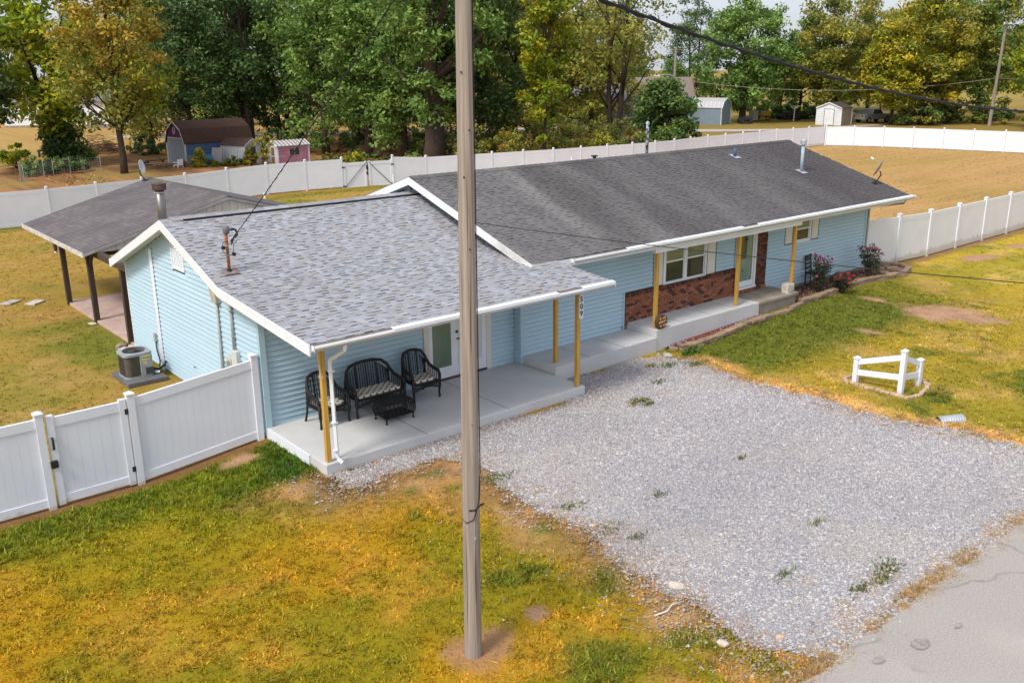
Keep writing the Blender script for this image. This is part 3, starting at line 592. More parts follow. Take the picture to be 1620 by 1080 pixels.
for ya, yb in ((1.3,6.15),(6.15,11.0)):
    for x0, x1 in ((6.14,6.64),(22.43,23.28)):
        MB().hexa([(x0,ya,zm(ya)-.135),(x1,ya,zm(ya)-.135),(x1,yb,zm(yb)-.135),(x0,yb,zm(yb)-.135),(x0,ya,zm(ya)-.108),(x1,ya,zm(ya)-.108),(x1,yb,zm(yb)-.108),(x0,yb,zm(yb)-.108)]).build('soffit', WHITE, roofM)
MB().box(7.03, 23.27, 1.26, 2.24, 2.74, 2.765).build('soffit', WHITE, roofM)
MB().box(-.05, 6.62, -.38, 2.46, 2.585, 2.612).build('porch_ceiling', WHITE, roofL)
MB().prism([(-.36,2.59),(2.4,2.59),(2.4,zl(2.4)-.13),(-.36,zl(-.36)-.12)], 'x', -.07, -.052).build('porch_gable_panel', WHITE, roofL)
MB().box(-.36, 6.99, -.455, -.43, 2.56, 2.70).build('fascia', WHITE, roofL)
MB().prism([(-.45,zl(-.45)-.02),(1.2,zl(1.2)-.02),(1.2,zl(1.2)-.12),(-.45,zl(-.45)-.14)], 'x', 7.002, 7.025).build('fascia', WHITE, roofL)
MB().box(6.9, 23.27, 1.215, 1.24, 2.72, 2.90).build('fascia', WHITE, roofM)
MB().box(6.115, 6.9, 1.205, 1.24, 2.80, 2.92).build('fascia', OLDW, roofM)
MB().box(-.1, 6.98, .05, .17, 2.50, 2.584).build('beam', WHITE, roofL)
MB().box(10.42, 17.0, 1.28, 1.40, 2.60, 2.738).build('beam', WHITE, roofM)
# gutters: an open channel with strip lids, some of them missing over dead leaves
def gutter(x0, x1, y, z, lids, par, m=WHITE):
    pr = [(y-.10,z),(y-.115,z-.04),(y-.075,z-.11),(y,z-.115),(y,z-.10),(y-.068,z-.098),(y-.105,z-.038),(y-.09,z)]
    g = MB().prism(pr, 'x', x0, x1).box(x0, x0+.006, y-.11, y, z-.112, z).box(x1-.006, x1, y-.11, y, z-.112, z).build('gutter', m, par)
    MB().box(x0+.01, x1-.01, y-.09, y-.004, z-.095, z-.005).build('leaf_litter', mat('gutter_leaves', (.20,.115,.055), (.09,.055,.03), scale=18, rough=1, bump=.02, bscale=40), g)
    for a, b in lids: MB().hexa([(a,y-.112,z-.006),(b,y-.112,z-.006),(b,y+.005,z+.014),(a,y+.005,z+.014),(a,y-.112,z+.001),(b,y-.112,z+.001),(b,y+.005,z+.021),(a,y+.005,z+.021)]).build('gutter_lid', m, g)
gutter(-.36, 7.02, -.458, 2.70, [(1.25,3.1),(3.11,4.6),(4.61,5.35),(6.05,7.02)], roofL)
gutter(7.35, 23.5, 1.212, 2.90, [(9.2,11.4),(11.41,13.9),(14.6,17.2),(17.21,20.3),(20.31,23.4)], roofM)
gutter(-.36, 6.5, 10.57, 2.55, [(-.3,6.4)], roofL)
MB().box(23.29, 23.34, 1.24, 1.30, 2.76, 2.9).build('gutter_end', WHITE, roofM)
# downspouts
m_ = MB(); m_.tube([(.26,-.52,2.60),(.26,-.5,2.50),(.20,-.30,2.36),(.185,-.06,2.22),(.20,-.03,2.1),(.22,-.03,.34),(.25,-.06,.26),(.27,-.14,.215)], .042, 4); ds = m_.build('downspout', WHITE, house)
m_ = MB(); [m_.obox((.21,-.03,z), (.1,.09,.03)) for z in (2.0,1.0,.45)]; m_.build('strap', WHITE, ds)
MB().tube([(-.05,8.22,3.1),(-.05,8.22,-.05)], .05, 4).build('downspout', WHITE, house)
MB().tube([(23.0,1.2,2.78),(23.0,1.25,2.66),(22.49,2.15,2.50),(22.48,2.2,2.4),(22.48,2.2,.45)], .036, 4).build('downspout', mat('grey_downspout', (.36,.37,.37), rough=.5), house)
# porch posts
def post(x, y, z0, z1, par=house):
    p = MB().box(x-.046, x+.046, y-.046, y+.046, z0+.012, z1).build('porch_post', POSTW, par, bevel=.006)
    MB().box(x-.05, x+.05, y-.05, y+.05, z0, z0+.014).build('post_base', GALV, p)
post(.11, .11, .196, 2.50); post(6.52, .11, .196, 2.50); post(6.97, 1.33, .38, 2.56)
post(10.55, 1.34, .57, 2.60); post(14.02, 1.34, .57, 2.60); post(16.75, 1.34, .566, 2.60)
m_ = MB(); m_.tube([(-.02,.02,2.5),(.0,.03,2.15),(.03,.03,1.95)], .006, 5).tube([(.03+.04*math.cos(a),.03,1.91+.04*math.sin(a)) for a in np.linspace(0,6.28,10)], .007, 5)
tag(m_.build('rope_loop', mat('rope', (.55,.50,.42), rough=.9)), 'pale rope with a loop hanging under the patio roof corner', 'rope')
# ---- openings
def window(x0, x1, z0, z1, y, n, par):
    fr = MB(); t = .055
    fr.box(x0-.04,x1+.04,y-.05,y-.008,z0-.05,z0).box(x0-.03,x1+.03,y-.045,y-.008,z1,z1+.04)
    xs = [x0+(x1-x0)*i/n for i in range(n+1)]
    for i, x in enumerate(xs):
        q = t if 0 < i < n else t*.7; fr.box(x-q,x+q,y-.045,y-.008,z0,z1)
    f = fr.build('window', WHITE, par)
    for a, b in zip(xs[:-1], xs[1:]):
        a += t; b -= t; zmid = z0+(z1-z0)*.54
        s = MB(); s.box(a,b,y-.028,y-.01,z0,z0+.05).box(a,b,y-.034,y-.01,zmid-.02,zmid+.025).box(a,a+.03,y-.031,y-.012,z0+.001,z1-.001).box(b-.03,b,y-.031,y-.012,z0+.001,z1-.001).box(a,b,y-.028,y-.01,z1-.03,z1); s.build('sash', WHITE, f)
        MB().box(a+.03,b-.03,y-.009,y-.004,zmid+.02,z1-.02).build('blind', BLIND, f)
        MB().box(a+.03,b-.03,y-.009,y-.004,z0+.03,zmid-.02).build('insect_screen', DARKG, f)
        MB().box(a+.028,b-.028,y-.017,y-.014,z0+.03,z1-.02).build('pane', GLASS, f)
def shutter(x0, x1, z0, z1, y, par):
    s = MB(); s.box(x0,x1,y-.03,y-.006,z0,z1); zm_ = (z0+z1)/2; o = s.build('shutter', mat('cream_shutter', (.70,.67,.63), rough=.6), par, bevel=.004)
    for a, b in ((z0+.06,zm_-.03),(zm_+.03,z1-.06)): MB().box(x0+.05,x1-.05,y-.037,y-.031,a,b).build('shutter_panel', o.data.materials[0], o, bevel=.003)
window(11.86, 13.66, 1.40, 2.52, 2.25, 2, house); shutter(11.45,11.80,1.40,2.54,2.25,house); shutter(13.76,14.11,1.40,2.54,2.25,house)
window(18.05, 18.95, 1.80, 2.52, 2.25, 1, house); shutter(17.60,17.96,1.79,2.54,2.25,house); shutter(19.06,19.42,1.79,2.54,2.25,house)
# double door of the patio
dr_ = MB(); dr_.box(3.93,4.07,2.45,2.492,.2,2.36).box(5.74,5.89,2.45,2.492,.2,2.36).box(4.07,5.74,2.45,2.492,2.26,2.36); dr_.build('door_frame', mat('cream_casing', (.66,.62,.56), rough=.6), house)
for a, b in ((4.07,4.90),(4.912,5.74)):
    d = MB(); e_ = b-.20 if a < 4.5 else b-.13; d.box(a,a+.10,2.462,2.49,.25,2.26).box(e_,b,2.462,2.49,.25,2.26).box(a+.1,e_,2.462,2.49,.25,.52).box(a+.1,e_,2.462,2.49,2.14,2.26)
    d = d.build('door', WHITE, house, bevel=.003)
    MB().box(a+.1,e_,2.475,2.482,.52,2.14).build('pane', GGREEN if a < 4.5 else mat('door_blind', (.62,.63,.61), (.55,.56,.55), scale=3, rough=.3), d)
    MB().box(a,b,2.44,2.49,.198,.25).build('threshold', BROWNM, d)
    if a < 4.5: 
        MB().tube([(4.86,2.46,1.32),(4.86,2.43,1.32)], .035, 10).build('lock', BROWNM, d)
        MB().tube([(4.86,2.46,1.15),(4.86,2.41,1.15),(4.95,2.41,1.15)], .016, 6).build('handle', BROWNM, d)
# front door with storm door
fd = MB(); fd.box(15.08,15.16,2.17,2.248,.74,2.6).box(15.98,16.06,2.17,2.248,.74,2.6).box(15.16,15.98,2.17,2.248,2.5,2.6); fd.build('door_frame', WHITE, house)
d = MB(); d.box(15.17,15.24,2.20,2.23,.76,2.5).box(15.90,15.97,2.20,2.23,.76,2.5).box(15.24,15.90,2.20,2.23,.76,.93).box(15.24,15.90,2.20,2.23,2.42,2.5); d = d.build('door', WHITE, house, bevel=.004)
MB().box(15.24,15.90,2.236,2.244,.93,2.42).build('inner_door', GPALE, d)
MB().box(15.26,15.62,2.228,2.235,1.62,2.4).build('door_window', mat('dim_window', (.16,.16,.09), (.22,.21,.12), scale=8, rough=.3), d)
MB().box(15.52,15.66,2.222,2.227,2.16,2.23).build('plaque', DARKG, d)
MB().box(15.24,15.90,2.21,2.214,.93,2.42).build('pane', GLASS, d)
m_ = MB(); m_.box(15.18,15.20,2.14,2.2,1.52,1.66).box(15.45,15.49,2.205,2.209,1.22,1.28).box(15.46,15.49,2.205,2.209,1.12,1.16); m_.build('handle', BROWNM, d)
MB().box(15.06,16.08,2.14,2.248,.69,.745).build('sill', WHITE, house)
# brick wainscot and column: mortar backing, every brick its own piece
bw = MB().box(10.31,15.05,2.19,2.247,.50,1.37).box(15.06,16.62,2.19,2.247,.50,.69).build('brick_wall', MORTAR, house)
bc = MB().box(16.08,16.60,2.19,2.247,.69,2.74).build('brick_column', MORTAR, house)
r_ = random.Random(11); cnt = 0; rest = MB()
def brick(x0, x1, z0, z1, par, m, y=2.19):
    d = r_.uniform(.010,.017); MB().box(x0, x1, y-d, y+.01, z0, z1).build('brick', m, par)
row = 0; z = .575
while z < 1.27:
    x = 10.33-(.1 if row % 2 else 0)
    while x < 15.05:
        a, b = max(x, 10.32), min(x+.196, 15.05)
        if b-a > .03:
            cnt += 1
            brick(a, b, z, z+.063, bw, BRICK)
        x += .206
    z += .0735; row += 1
x = 10.32
while x < 15.04:
    MB().box(x, min(x+.064,15.06), 2.15, 2.25, 1.285, 1.385).build('brick', BRICKD, bw); x += .074
x = 15.07
while x < 16.6:
    MB().box(x, x+.064, 2.15, 2.2, .575, .685).build('brick', BRICK, bw); x += .074
z = .70; row = 0
while z < 2.70:
    x = 16.085-(.1 if row % 2 else 0)
    while x < 16.6:
        a, b = max(x, 16.085), min(x+.196, 16.6)
        if b-a > .03: rest.box(a, b, 2.19-r_.uniform(.010,.017), 2.2, z, z+.063)
        x += .206
    z += .0735; row += 1
rest.build('bricks', BRICKD, bc, kind='stuff')
MB().box(15.02,15.10,2.12,2.25,.57,1.40).build('brick_pier', BRICKD, bw)
# services on the left gable wall
def cnd(name, pts, r_, m, par=house): return MB().tube(pts, r_, 8).build(name, m, par, smooth=True)
cnd('conduit', [(-.07,4.32,2.66),(-.07,4.36,.2)], .034, GREYP)
MB().hexa([(-.14,4.16,2.52),(-.03,4.16,2.52),(-.03,4.42,2.52),(-.14,4.42,2.52),(-.17,4.12,2.86),(-.03,4.12,2.86),(-.03,4.44,2.86),(-.17,4.44,2.86)]).build('rain_head', BEIGE, house)
cd = cnd('conduit', [(-.07,3.60,2.82),(-.07,3.60,1.60)], .036, GREYP)
m_ = MB(); [m_.box(-.115,-.03,3.55,3.65,z,z+.03) for z in (2.45,1.9)]; m_.build('strap', GREYP, cd)
mbx = MB().box(-.13,-.025,3.40,3.68,1.22,1.62).build('meter_box', mat('meter_grey', (.55,.57,.56), rough=.5), house, bevel=.01)
MB().box(-.14,-.025,3.70,3.92,1.10,1.40).build('junction_box', BEIGE, house, bevel=.01)
m_ = MB(); m_.tube([(-.14,3.81,1.27),(-.20,3.81,1.27)], .07, 12); m_.build('meter_dial', GLASS, mbx)
MB().box(-.10,-.025,8.52,8.64,.68,.90).build('disconnect_box', GREYP, house, bevel=.008)
cnd('cable', [(-.06,8.60,.70),(-.07,8.55,.45),(-.08,8.38,.22),(-.14,8.28,.12)], .018, RUBBER)
MB().tube([(-.05,6.1,.62),(-.05,6.1,.60)], .02).build('fitting', DARKG, house)
# rooftop pipes
def roofpipe(name, x, y, zt, r_, m, cap=None, fl=True, zf=zm, par=roofM):
    z0 = zf(y)-.05; p = MB().tube([(x,y,z0),(x,y,zt)], r_, 12).build(name, m, par, smooth=True)
    if fl: MB().add([(x-.16,y-.18,zf(y-.18)+.018),(x+.16,y-.18,zf(y-.18)+.018),(x+.16,y+.16,zf(y+.16)+.022),(x-.16,y+.16,zf(y+.16)+.022)], [(0,1,2,3)]).build('flashing', GALV, p)
    if cap: MB().lathe(cap, (x,y,zt), 14).build('cap', GALV if m is not FLUE else BROWNM, p, smooth=False)
    return p
LBLUE = mat('painted_vent', (.40,.50,.56), (.30,.37,.42), scale=4, rough=.5)
roofpipe('vent_pipe', 20.48, 3.71, 4.66, .055, LBLUE, [(.06,-.03),(.105,-.03),(.105,.12),(.09,.14),(.03,.15)])
roofpipe('vent_pipe', 18.88, 5.31, 4.53, .06, mat('navy_pipe', (.05,.10,.17), rough=.5))
roofpipe('vent_pipe', 15.75, 6.5, 5.40, .05, mat('mottled_pipe', (.35,.37,.40), (.05,.055,.07), scale=9, lo=.45, hi=.55, rough=.6), [(.05,0),(.07,.02),(.05,.08),(.02,.1)], fl=False)
m_ = MB(); m_.tube([(13.03,6.2,4.46),(13.03,6.2,4.56)], .05, 8).box(12.95,13.11,6.13,6.27,4.56,4.60); m_.build('vent_pipe', RUBBER, roofM)
ch = roofpipe('chimney_pipe', .10, 7.5, 4.60, .105, FLUE, None, fl=False, zf=zl, par=roofL)
MB().lathe([(.10,0),(.155,.0),(.16,.03),(.16,.12),(.165,.125),(.165,.15),(.05,.17)], (.10,7.5,4.57), 18).build('cap', BROWNM, ch)
MB().tube([(.10,7.5,4.50),(.10,7.5,4.53)], .118, 16).build('collar', GALV, ch)
# electric mast on the lower roof
ms = MB().tube([(.10,3.87,3.15),(.10,3.87,4.02)], .032, 10).build('service_mast', RUST, roofL, smooth=True)
MB().lathe([(.075,0),(.07,.03),(.045,.09),(.04,.11)], (.10,3.87,3.17), 12).build('boot', RUBBER, ms)
MB().add([(-.05,3.72,zl(3.72)+.02),(.27,3.72,zl(3.72)+.02),(.27,3.98,zl(3.98)+.025),(-.05,3.98,zl(3.98)+.025)], [(0,1,2,3)]).build('flashing', mat('rusty_flashing', (.16,.10,.08), (.22,.2,.2), scale=8, rough=.9), ms)
m_ = MB(); m_.lathe([(.04,-.06),(.062,-.03),(.075,.03),(.07,.08),(.045,.115),(.01,.125)], (.11,3.86,4.06), 12); m_.build('weatherhead', mat('dark_weatherhead', (.15,.145,.15), rough=.6), ms, smooth=True)
m_ = MB()
for i in range(4):
    a = .10+.03*i; m_.tube([(.14,3.83,4.08),(.24+.02*i,3.80,4.12-.01*i),(.30+.01*i,3.80,4.02-.02*i),(.24,3.80,3.92),(.17,3.81,3.86-.03*i)], .009, 5)
m_.tube([(.17,3.81,3.82),(.24,3.8,3.8),(.28,3.78,3.86)], .008, 5).tube([(.12,3.82,3.86),(.0,3.82,3.84),(-.03,3.82,3.7),(.06,3.82,3.55),(.2,3.82,3.58),(.22,3.8,3.8)], .007, 5)
m_.build('drip_loop', RUBBER, ms)
for (x, z) in ((.0,3.74),(.21,3.58)): MB().obox((x,3.82,z), (.075,.06,.075), (0,.4,0)).build('insulator', RUBBER, ms, bevel=.012)
m_ = MB(); [m_.tube([(.10,3.87,z),(.10,3.87,z+.02)], .04, 10) for z in (3.75,3.56)]; m_.build('clamp', GALV, ms)

# ------------------------------------------------------------------ white vinyl fences
POSTL = 1.80
def vpost(par, x, y, zb, h=1.80, s=.065, m=VINYL):
    if y > 20 or x > 60: s = min(s, .052)
    p = MB().box(x-s, x+s, y-s, y+s, zb-.1, zb+h).build('post', m, par)
    c = MB(); q = s+.015; z = zb+h; c.box(x-q,x+q,y-q,y+q,z,z+.025); c.add([(x-q,y-q,z+.026),(x+q,y-q,z+.026),(x+q,y+q,z+.026),(x-q,y+q,z+.026),(x,y,z+.07)], [(0,1,4),(1,2,4),(2,3,4),(3,0,4)]); c.build('cap', m, p)
    return p
def bay(par, a, b, h=1.72, boards=0, gap=.065):
    """one panel between two posts a, b = (x, y, zbase)"""
    A = Vector(a); B = Vector(b); d = B-A; L = math.hypot(d.x, d.y); ux = Vector((d.x/L, d.y/L, 0)); n = Vector((-ux.y, ux.x, 0)); sl = d.z/L
    def hx(u0, u1, z0, z1, t, name, m=VINYL):
        P = lambda u, z, q: tuple(A+ux*u+n*q+Vector((0,0,z+sl*u)))
        return MB().hexa([P(u0,z0,-t),P(u1,z0,-t),P(u1,z0,t),P(u0,z0,t),P(u0,z1,-t),P(u1,z1,-t),P(u1,z1,t),P(u0,z1,t)]).build(name, m, par)
    u0, u1 = gap, L-gap
    hx(u0, u1, h-.17, h, .030, 'rail'); hx(u0, u1, .05, .21, .030, 'rail')
    if boards:
        w_ = (u1-u0)/boards
        for i in range(boards): hx(u0+i*w_+.0015, u0+(i+1)*w_-.0015, .2, h-.165, .013, 'board')
        hx(u0, u1, .2, h-.166, .010, 'panel_core')
    else: hx(u0, u1, .2, h-.165, .024, 'panel')
def fence(name, label, pts, boards=0, skip=(), h=1.72, first=0):
    P = [(x, y, gz(x, y)) for x, y in pts]; t = thing(name, label, 'fence', P[0])
    for p in P[(1 if first else 0):]: vpost(t, *p, h=h+.08)
    for i, (a, b) in enumerate(zip(P[:-1], P[1:])):
        if i not in skip: bay(t, a, b, boards=boards, h=h)
    return t
fence('vinyl_fence', 'white vinyl privacy fence section joining the left house corner beside the gate', [(-2.60,2.5),(-.16,2.5)], boards=15)
fence('vinyl_fence', 'white vinyl fence stretch left of the gate with black latch', [(-4.16,2.5),(-6.6,2.5),(-9.04,2.5)], boards=15)
def gate_leaf(t, a, b, boards):
    A = Vector(a); B = Vector(b); L = (B-A).length; ux = (B-A).normalized(); n = Vector((-ux.y, ux.x, 0)).normalized()
    def hx(u0, u1, z0, z1, q, name):
        P = lambda u, z, k: tuple(A+ux*u+n*k+Vector((0,0,z)))
        return MB().hexa([P(u0,z0,-q),P(u1,z0,-q),P(u1,z0,q),P(u0,z0,q),P(u0,z1,-q),P(u1,z1,-q),P(u1,z1,q),P(u0,z1,q)]).build(name, VINYL, t)
    hx(0, .12, .04, 1.74, .045, 'stile'); hx(L-.12, L, .04, 1.74, .045, 'stile'); hx(.12, L-.12, 1.52, 1.70, .03, 'rail'); hx(.12, L-.12, .06, .22, .03, 'rail')
    w_ = (L-.24)/boards
    for i in range(boards): hx(.12+i*w_+.0015, .12+(i+1)*w_-.0015, .21, 1.53, .013, 'board')
    hx(.12, L-.12, .21, 1.53, .009, 'panel_core')
za = gz(-4.16,2.5); zb_ = gz(-2.6,2.5)
gt = thing('vinyl_gate', 'white vinyl garden gate with black handle and latch near the left edge', 'gate', (-3.38,2.5,za))
gate_leaf(gt, (-4.05,2.5,za), (-2.69,2.5,zb_), 6)
MB().tube([(-4.0,2.45,za+1.34),(-4.0,2.41,za+1.32),(-4.0,2.41,za+1.14),(-4.0,2.45,za+1.12)], .02, 6).build('handle', BLACKM, gt)
MB().box(-4.09,-3.97,2.40,2.455,za+.78,za+.92).build('latch', BLACKM, gt, bevel=.01)
for z in (1.45,.3): MB().box(-2.73,-2.66,2.44,2.46,zb_+z,zb_+z+.10).build('hinge', BLACKM, gt)
# back boundary: posts every 2.44 m along a gently bowed line, with a double gate
bx_ = [-5.6,-3.2,-.8,1.55,4.0,6.4,8.85,11.3,13.75,16.15,18.55]; back = [(x, 34.75+1.45*S(2, 14, x).item()-.25*S(16,20,x).item()) for x in bx_]
fence('vinyl_fence', 'long white vinyl back fence behind the pavilion running left of the double gate', back)
g0, gm, g1 = (20.85,35.75),(22.5,35.55),(24.2,35.3)
fence('vinyl_fence', 'single white vinyl fence panel directly left of the double gate', [back[-1], g0], first=1)
right = [g1,(26.6,35.1),(29.0,34.75),(31.4,34.3),(33.8,33.9),(36.2,33.5),(38.6,33.25),(41.0,33.0),(43.4,32.8),(45.8,32.7),(48.2,32.9),(50.6,33.3),(53.0,33.5),(55.4,33.6),(57.8,33.65),(60.2,33.7),(62.6,33.65),(65.0,33.6),(67.4,33.55),(69.8,33.5)]
fence('vinyl_fence', 'long white vinyl back fence behind the ridge of the charcoal roof', right)
fence('vinyl_fence', 'white vinyl fence closing the far right side of the golden back lawn', [(69.8,33.3),(71.0,31.2),(72.0,28.9),(72.7,26.5),(73.3,24.1),(73.7,21.7),(74.1,19.3),(74.5,16.9),(74.9,14.5),(75.3,12.1)])
fence('vinyl_fence', 'white vinyl fence running right from the far house corner across the lawn', [(22.62,2.45)]+[(25.25+2.44*i, 2.5+.03*i) for i in range(12)])
def far_gate(a, b, label, hinge_left):
    t = thing('vinyl_gate', label, 'gate', (*a, 0)); d = Vector((b[0]-a[0], b[1]-a[1], 0)); u = d.normalized()
    A = Vector((*a,0))+u*.09; B = Vector((*b,0))-u*.03; gate_leaf(t, A, B, 8)
    n = Vector((u.y,-u.x,0))*.05; H = A if hinge_left else B; T = B if hinge_left else A
    MB().tube([H+n+Vector((0,0,.15)), T+n+Vector((0,0,1.70))], .018, 5).build('brace_cable', BLACKM, t)
    for z in (1.4,.25): MB().obox(H+n+Vector((0,0,z+.05)), (.22,.04,.07), (0,0,math.atan2(u.y,u.x))).build('hinge', BLACKM, t)
    if hinge_left:
        q = T+n
        for z, h in ((1.25,.24),(.95,.14)): MB().obox(q+Vector((0,0,z+h/2)), (.09,.06,h)).build('latch', BLACKM, t)
        MB().tube([q+Vector((.1,0,.05)), q+Vector((.1,0,.55))], .022, 6).build('drop_rod', GALV, t)
far_gate(g0, gm, 'left leaf of the white double gate with dark bracing cable and latch', True)
far_gate(gm, g1, 'right leaf of the white double gate partly hidden by the roof peak', False)
# ------------------------------------------------------------------ decorative corner fence with its stone ring
cf = thing('corner_fence', 'small white two rail corner fence standing alone on the right lawn', 'fence', (12.05,-4.6,0))
C3 = [(12.0,-3.67,.62),(12.08,-4.75,1.02),(12.95,-4.72,.62)]
for x, y, h in C3: vpost(cf, x, y, 0, h, .055)
def rail(par, a, b, s=.022, h=.065):
    A = Vector(a); B = Vector(b); u = (B-A).normalized(); n = Vector((-u.y,u.x,0)).normalized()*s; P = lambda p, k, z: tuple(p+n*k+Vector((0,0,z)))
    MB().hexa([P(A,-1,-h),P(B,-1,-h),P(B,1,-h),P(A,1,-h),P(A,-1,h),P(B,-1,h),P(B,1,h),P(A,1,h)]).build('rail', VINYL, par)
for i, j in ((0,1),(2,1)):
    a, b = C3[i], C3[j]; rail(cf, (a[0],a[1],.53), (b[0],b[1],.88)); rail(cf, (a[0],a[1],.28), (b[0],b[1],.40))
se = thing('stone_edging', 'ring of small pinkish edging stones round the white corner fence', 'edging', (12.4,-4.3,0))
ring = [(11.90,-3.52),(11.90,-3.80),(11.87,-4.05),(11.88,-4.3),(11.88,-4.55),(11.87,-4.8),(11.90,-5.02),(12.12,-5.1),(12.35,-5.1),(12.85,-5.0),(13.1,-4.9),(13.32,-4.65),(13.35,-4.35),(13.2,-4.05),(13.0,-3.8),(12.78,-3.58),(12.5,-3.42),(12.25,-3.36),(12.03,-3.38)]
rr = random.Random(4); pts = []
for (x0,y0),(x1,y1) in zip(ring, ring[1:]+ring[:1]):
    L = math.hypot(x1-x0,y1-y0); k = max(1, round(L/.125))
    for i in range(k): pts.append((x0+(x1-x0)*i/k, y0+(y1-y0)*i/k, math.atan2(y1-y0,x1-x0)))
for x, y, a in pts: MB().obox((x+rr.uniform(-.015,.015), y+rr.uniform(-.015,.015), .025+rr.uniform(-.01,.012)), (.118,.095,.07), (rr.uniform(-.08,.08),rr.uniform(-.08,.08),a+rr.uniform(-.12,.12)), .008, rr).build('stone', EDGE, se, bevel=.014)
# culvert pipe end
cv = thing('culvert_pipe', 'short grey corrugated culvert pipe end lying at the drive margin', 'pipe', (11.4,-6.28,0))
A = Vector((11.14,-6.1,-.07)); B = Vector((11.60,-6.40,-.03)); P_ = []; R_ = []
for i in range(40):
    t = i/39; P_.append(A.lerp(B, t)); R_.append(.15+.006*math.cos(i*2*math.pi/4))
MB().tube(P_, R_, 18, cap=False).build('barrel', GALV, cv, smooth=True)
MB().tube([B+(B-A).normalized()*.002, B-(B-A).normalized()*.1], .138, 18).build('pipe_inside', DARKG, cv)
# ------------------------------------------------------------------ utility pole in front
pole = thing('utility_pole', 'tall weathered wooden utility pole standing in the front lawn', 'utility pole', (-1.25,-6.09,0))
ps = [(-1.25+.0095*h, -6.09-.0*h, h) for h in (-.3,0,2,4,6,8,10.4)]
MB().tube(ps, [.116,.112,.106,.099,.092,.086,.078], 28).build('pole', POLEW, pole, smooth=True)
ux = Vector((math.cos(YAW), -math.sin(YAW), 0)); fx = Vector((math.sin(YAW), math.cos(YAW), 0))
pc = lambda h: Vector((-1.25+.0095*h, -6.09, h))
MB().tube([pc(8.5)+ux*.092,pc(6)+ux*.101,pc(4)+ux*.109,pc(2.55)+ux*.117,pc(2.2)+ux*.105-fx*.055,pc(1.98)+ux*.04-fx*.115,pc(1.93)-ux*.05-fx*.105,pc(1.95)-ux*.112-fx*.02], .0065, 6).build('ground_wire', RUBBER, pole, smooth=True)
MB().tube([pc(2.1)-ux*.02-fx*.113,pc(2.1)+ux*.06-fx*.098,pc(2.12)+ux*.12,pc(2.14)+ux*.165], .010, 6).build('wire_tail', RUBBER, pole)
MB().tube([pc(1.72)+ux*.05-fx*.095, pc(1.72)+ux*.05-fx*.112], .014, 8).build('tag', GALV, pole)
for h, k in ((3.2,.05),(5.3,.06),(6.1,-.03),(6.6,.08),(7.2,-.05)): MB().tube([pc(h)+ux*k*.6-fx*.098, pc(h)+ux*k*.6-fx*.08], .011, 7).build('knot', DARKW, pole)
rr = random.Random(12)
for i in range(16):      # drying checks running along the grain
    h0 = rr.uniform(.1, 8.2); a = rr.uniform(-1.2, 1.2); L_ = rr.uniform(.5, 1.8); P = []
    for q in range(6):
        h = h0+L_*q/5; k = .112-.0036*max(h,0)-.001; aa = a+rr.uniform(-.015,.015); P.append(pc(h)+(ux*math.sin(aa)-fx*math.cos(aa))*k)
    MB().tube(P, [.001,.0035,.0045,.0045,.003,.001], 4).build('crack', DARKW, pole)
for h in (10.1,):
    MB().obox(pc(h)-Vector((0,.16,0)), (2.3,.09,.11)).build('crossarm', CREO, pole)
# ------------------------------------------------------------------ overhead lines
def cable(name, label, a, b, sag, r_, m=RUBBER, n=26, group=None, twist=0):
    A = Vector(a); B = Vector(b); P = [A.lerp(B, i/n)-Vector((0,0,sag*4*(i/n)*(1-i/n))) for i in range(n+1)]
    mb = MB().tube(P, r_, 6)
    if twist:
        N = n*8; Q = []
        for i in range(N+1):
            t = i/N; c = A.lerp(B, t)-Vector((0,0,sag*4*t*(1-t))); Q.append(c+Vector((math.cos(i*.9)*r_*1.3, 0, math.sin(i*.9)*r_*1.3)))
        mb.tube(Q, r_*.8, 4)
    return tag(mb.build(name, m, smooth=True), label, 'cable', group)
cable('service_cable', 'twisted electric service cable running from the roof mast up to the utility pole', (.16,3.84,3.84), tuple(pc(8.95)), .10, .0075, twist=1)
# ------------------------------------------------------------------ address sign, log, carved block, ornament
sg = thing('address_sign', 'white rounded house number plate reading 509 on a yellow porch post', 'sign', (6.56,.06,2.1))
P = []; cx, hw, z0, z1 = 6.575, .062, 1.80, 2.36
for i in range(9): a = math.pi+math.pi*i/8; P.append((cx+hw*math.cos(a), z0+hw+hw*math.sin(a)))
for i in range(9): a = math.pi*i/8; P.append((cx+hw*math.cos(a), z1-hw+hw*math.sin(a)))
MB().prism(P, 'y', .046, .060).build('plate', WHITE, sg)
for i, ch_ in enumerate('509'): text_part(ch_, 'digit', mat('navy_ink', (.02,.022,.05), rough=.5) if i == 0 else bpy.data.materials['navy_ink'], .175, (cx, .044, 2.255-.165*i), (1,0,0), (0,0,1), sg, .004, .005)
lg = thing('log_sign', 'brown log slice with letters reading HOME SWEET HOME at the porch step', 'sign', (10.58,1.22,.57))
P = []; r0 = .19
LOGW = mat('log_face', (.17,.062,.026), (.10,.036,.018), scale=10, rough=.6, bump=.003); LBARK = mat('log_bark', (.055,.036,.022), (.10,.06,.035), scale=14, rough=.95, bump=.01)
for i in range(22):
    a = 2*math.pi*i/22; q = r0*(1+.05*math.sin(2*a+.6)+.03*math.sin(5*a)); P.append((10.62+q*math.cos(a), max(.572, .57+.19+q*math.sin(a))))
MB().prism(P, 'y', 1.14, 1.245).build('bark', LBARK, lg); MB().prism([(10.62+(u-10.62)*.94, .76+(v-.76)*.94) for u, v in P], 'y', 1.134, 1.139).build('face', LOGW, lg)
TAN = mat('wooden_letter', (.60,.42,.20), rough=.6)
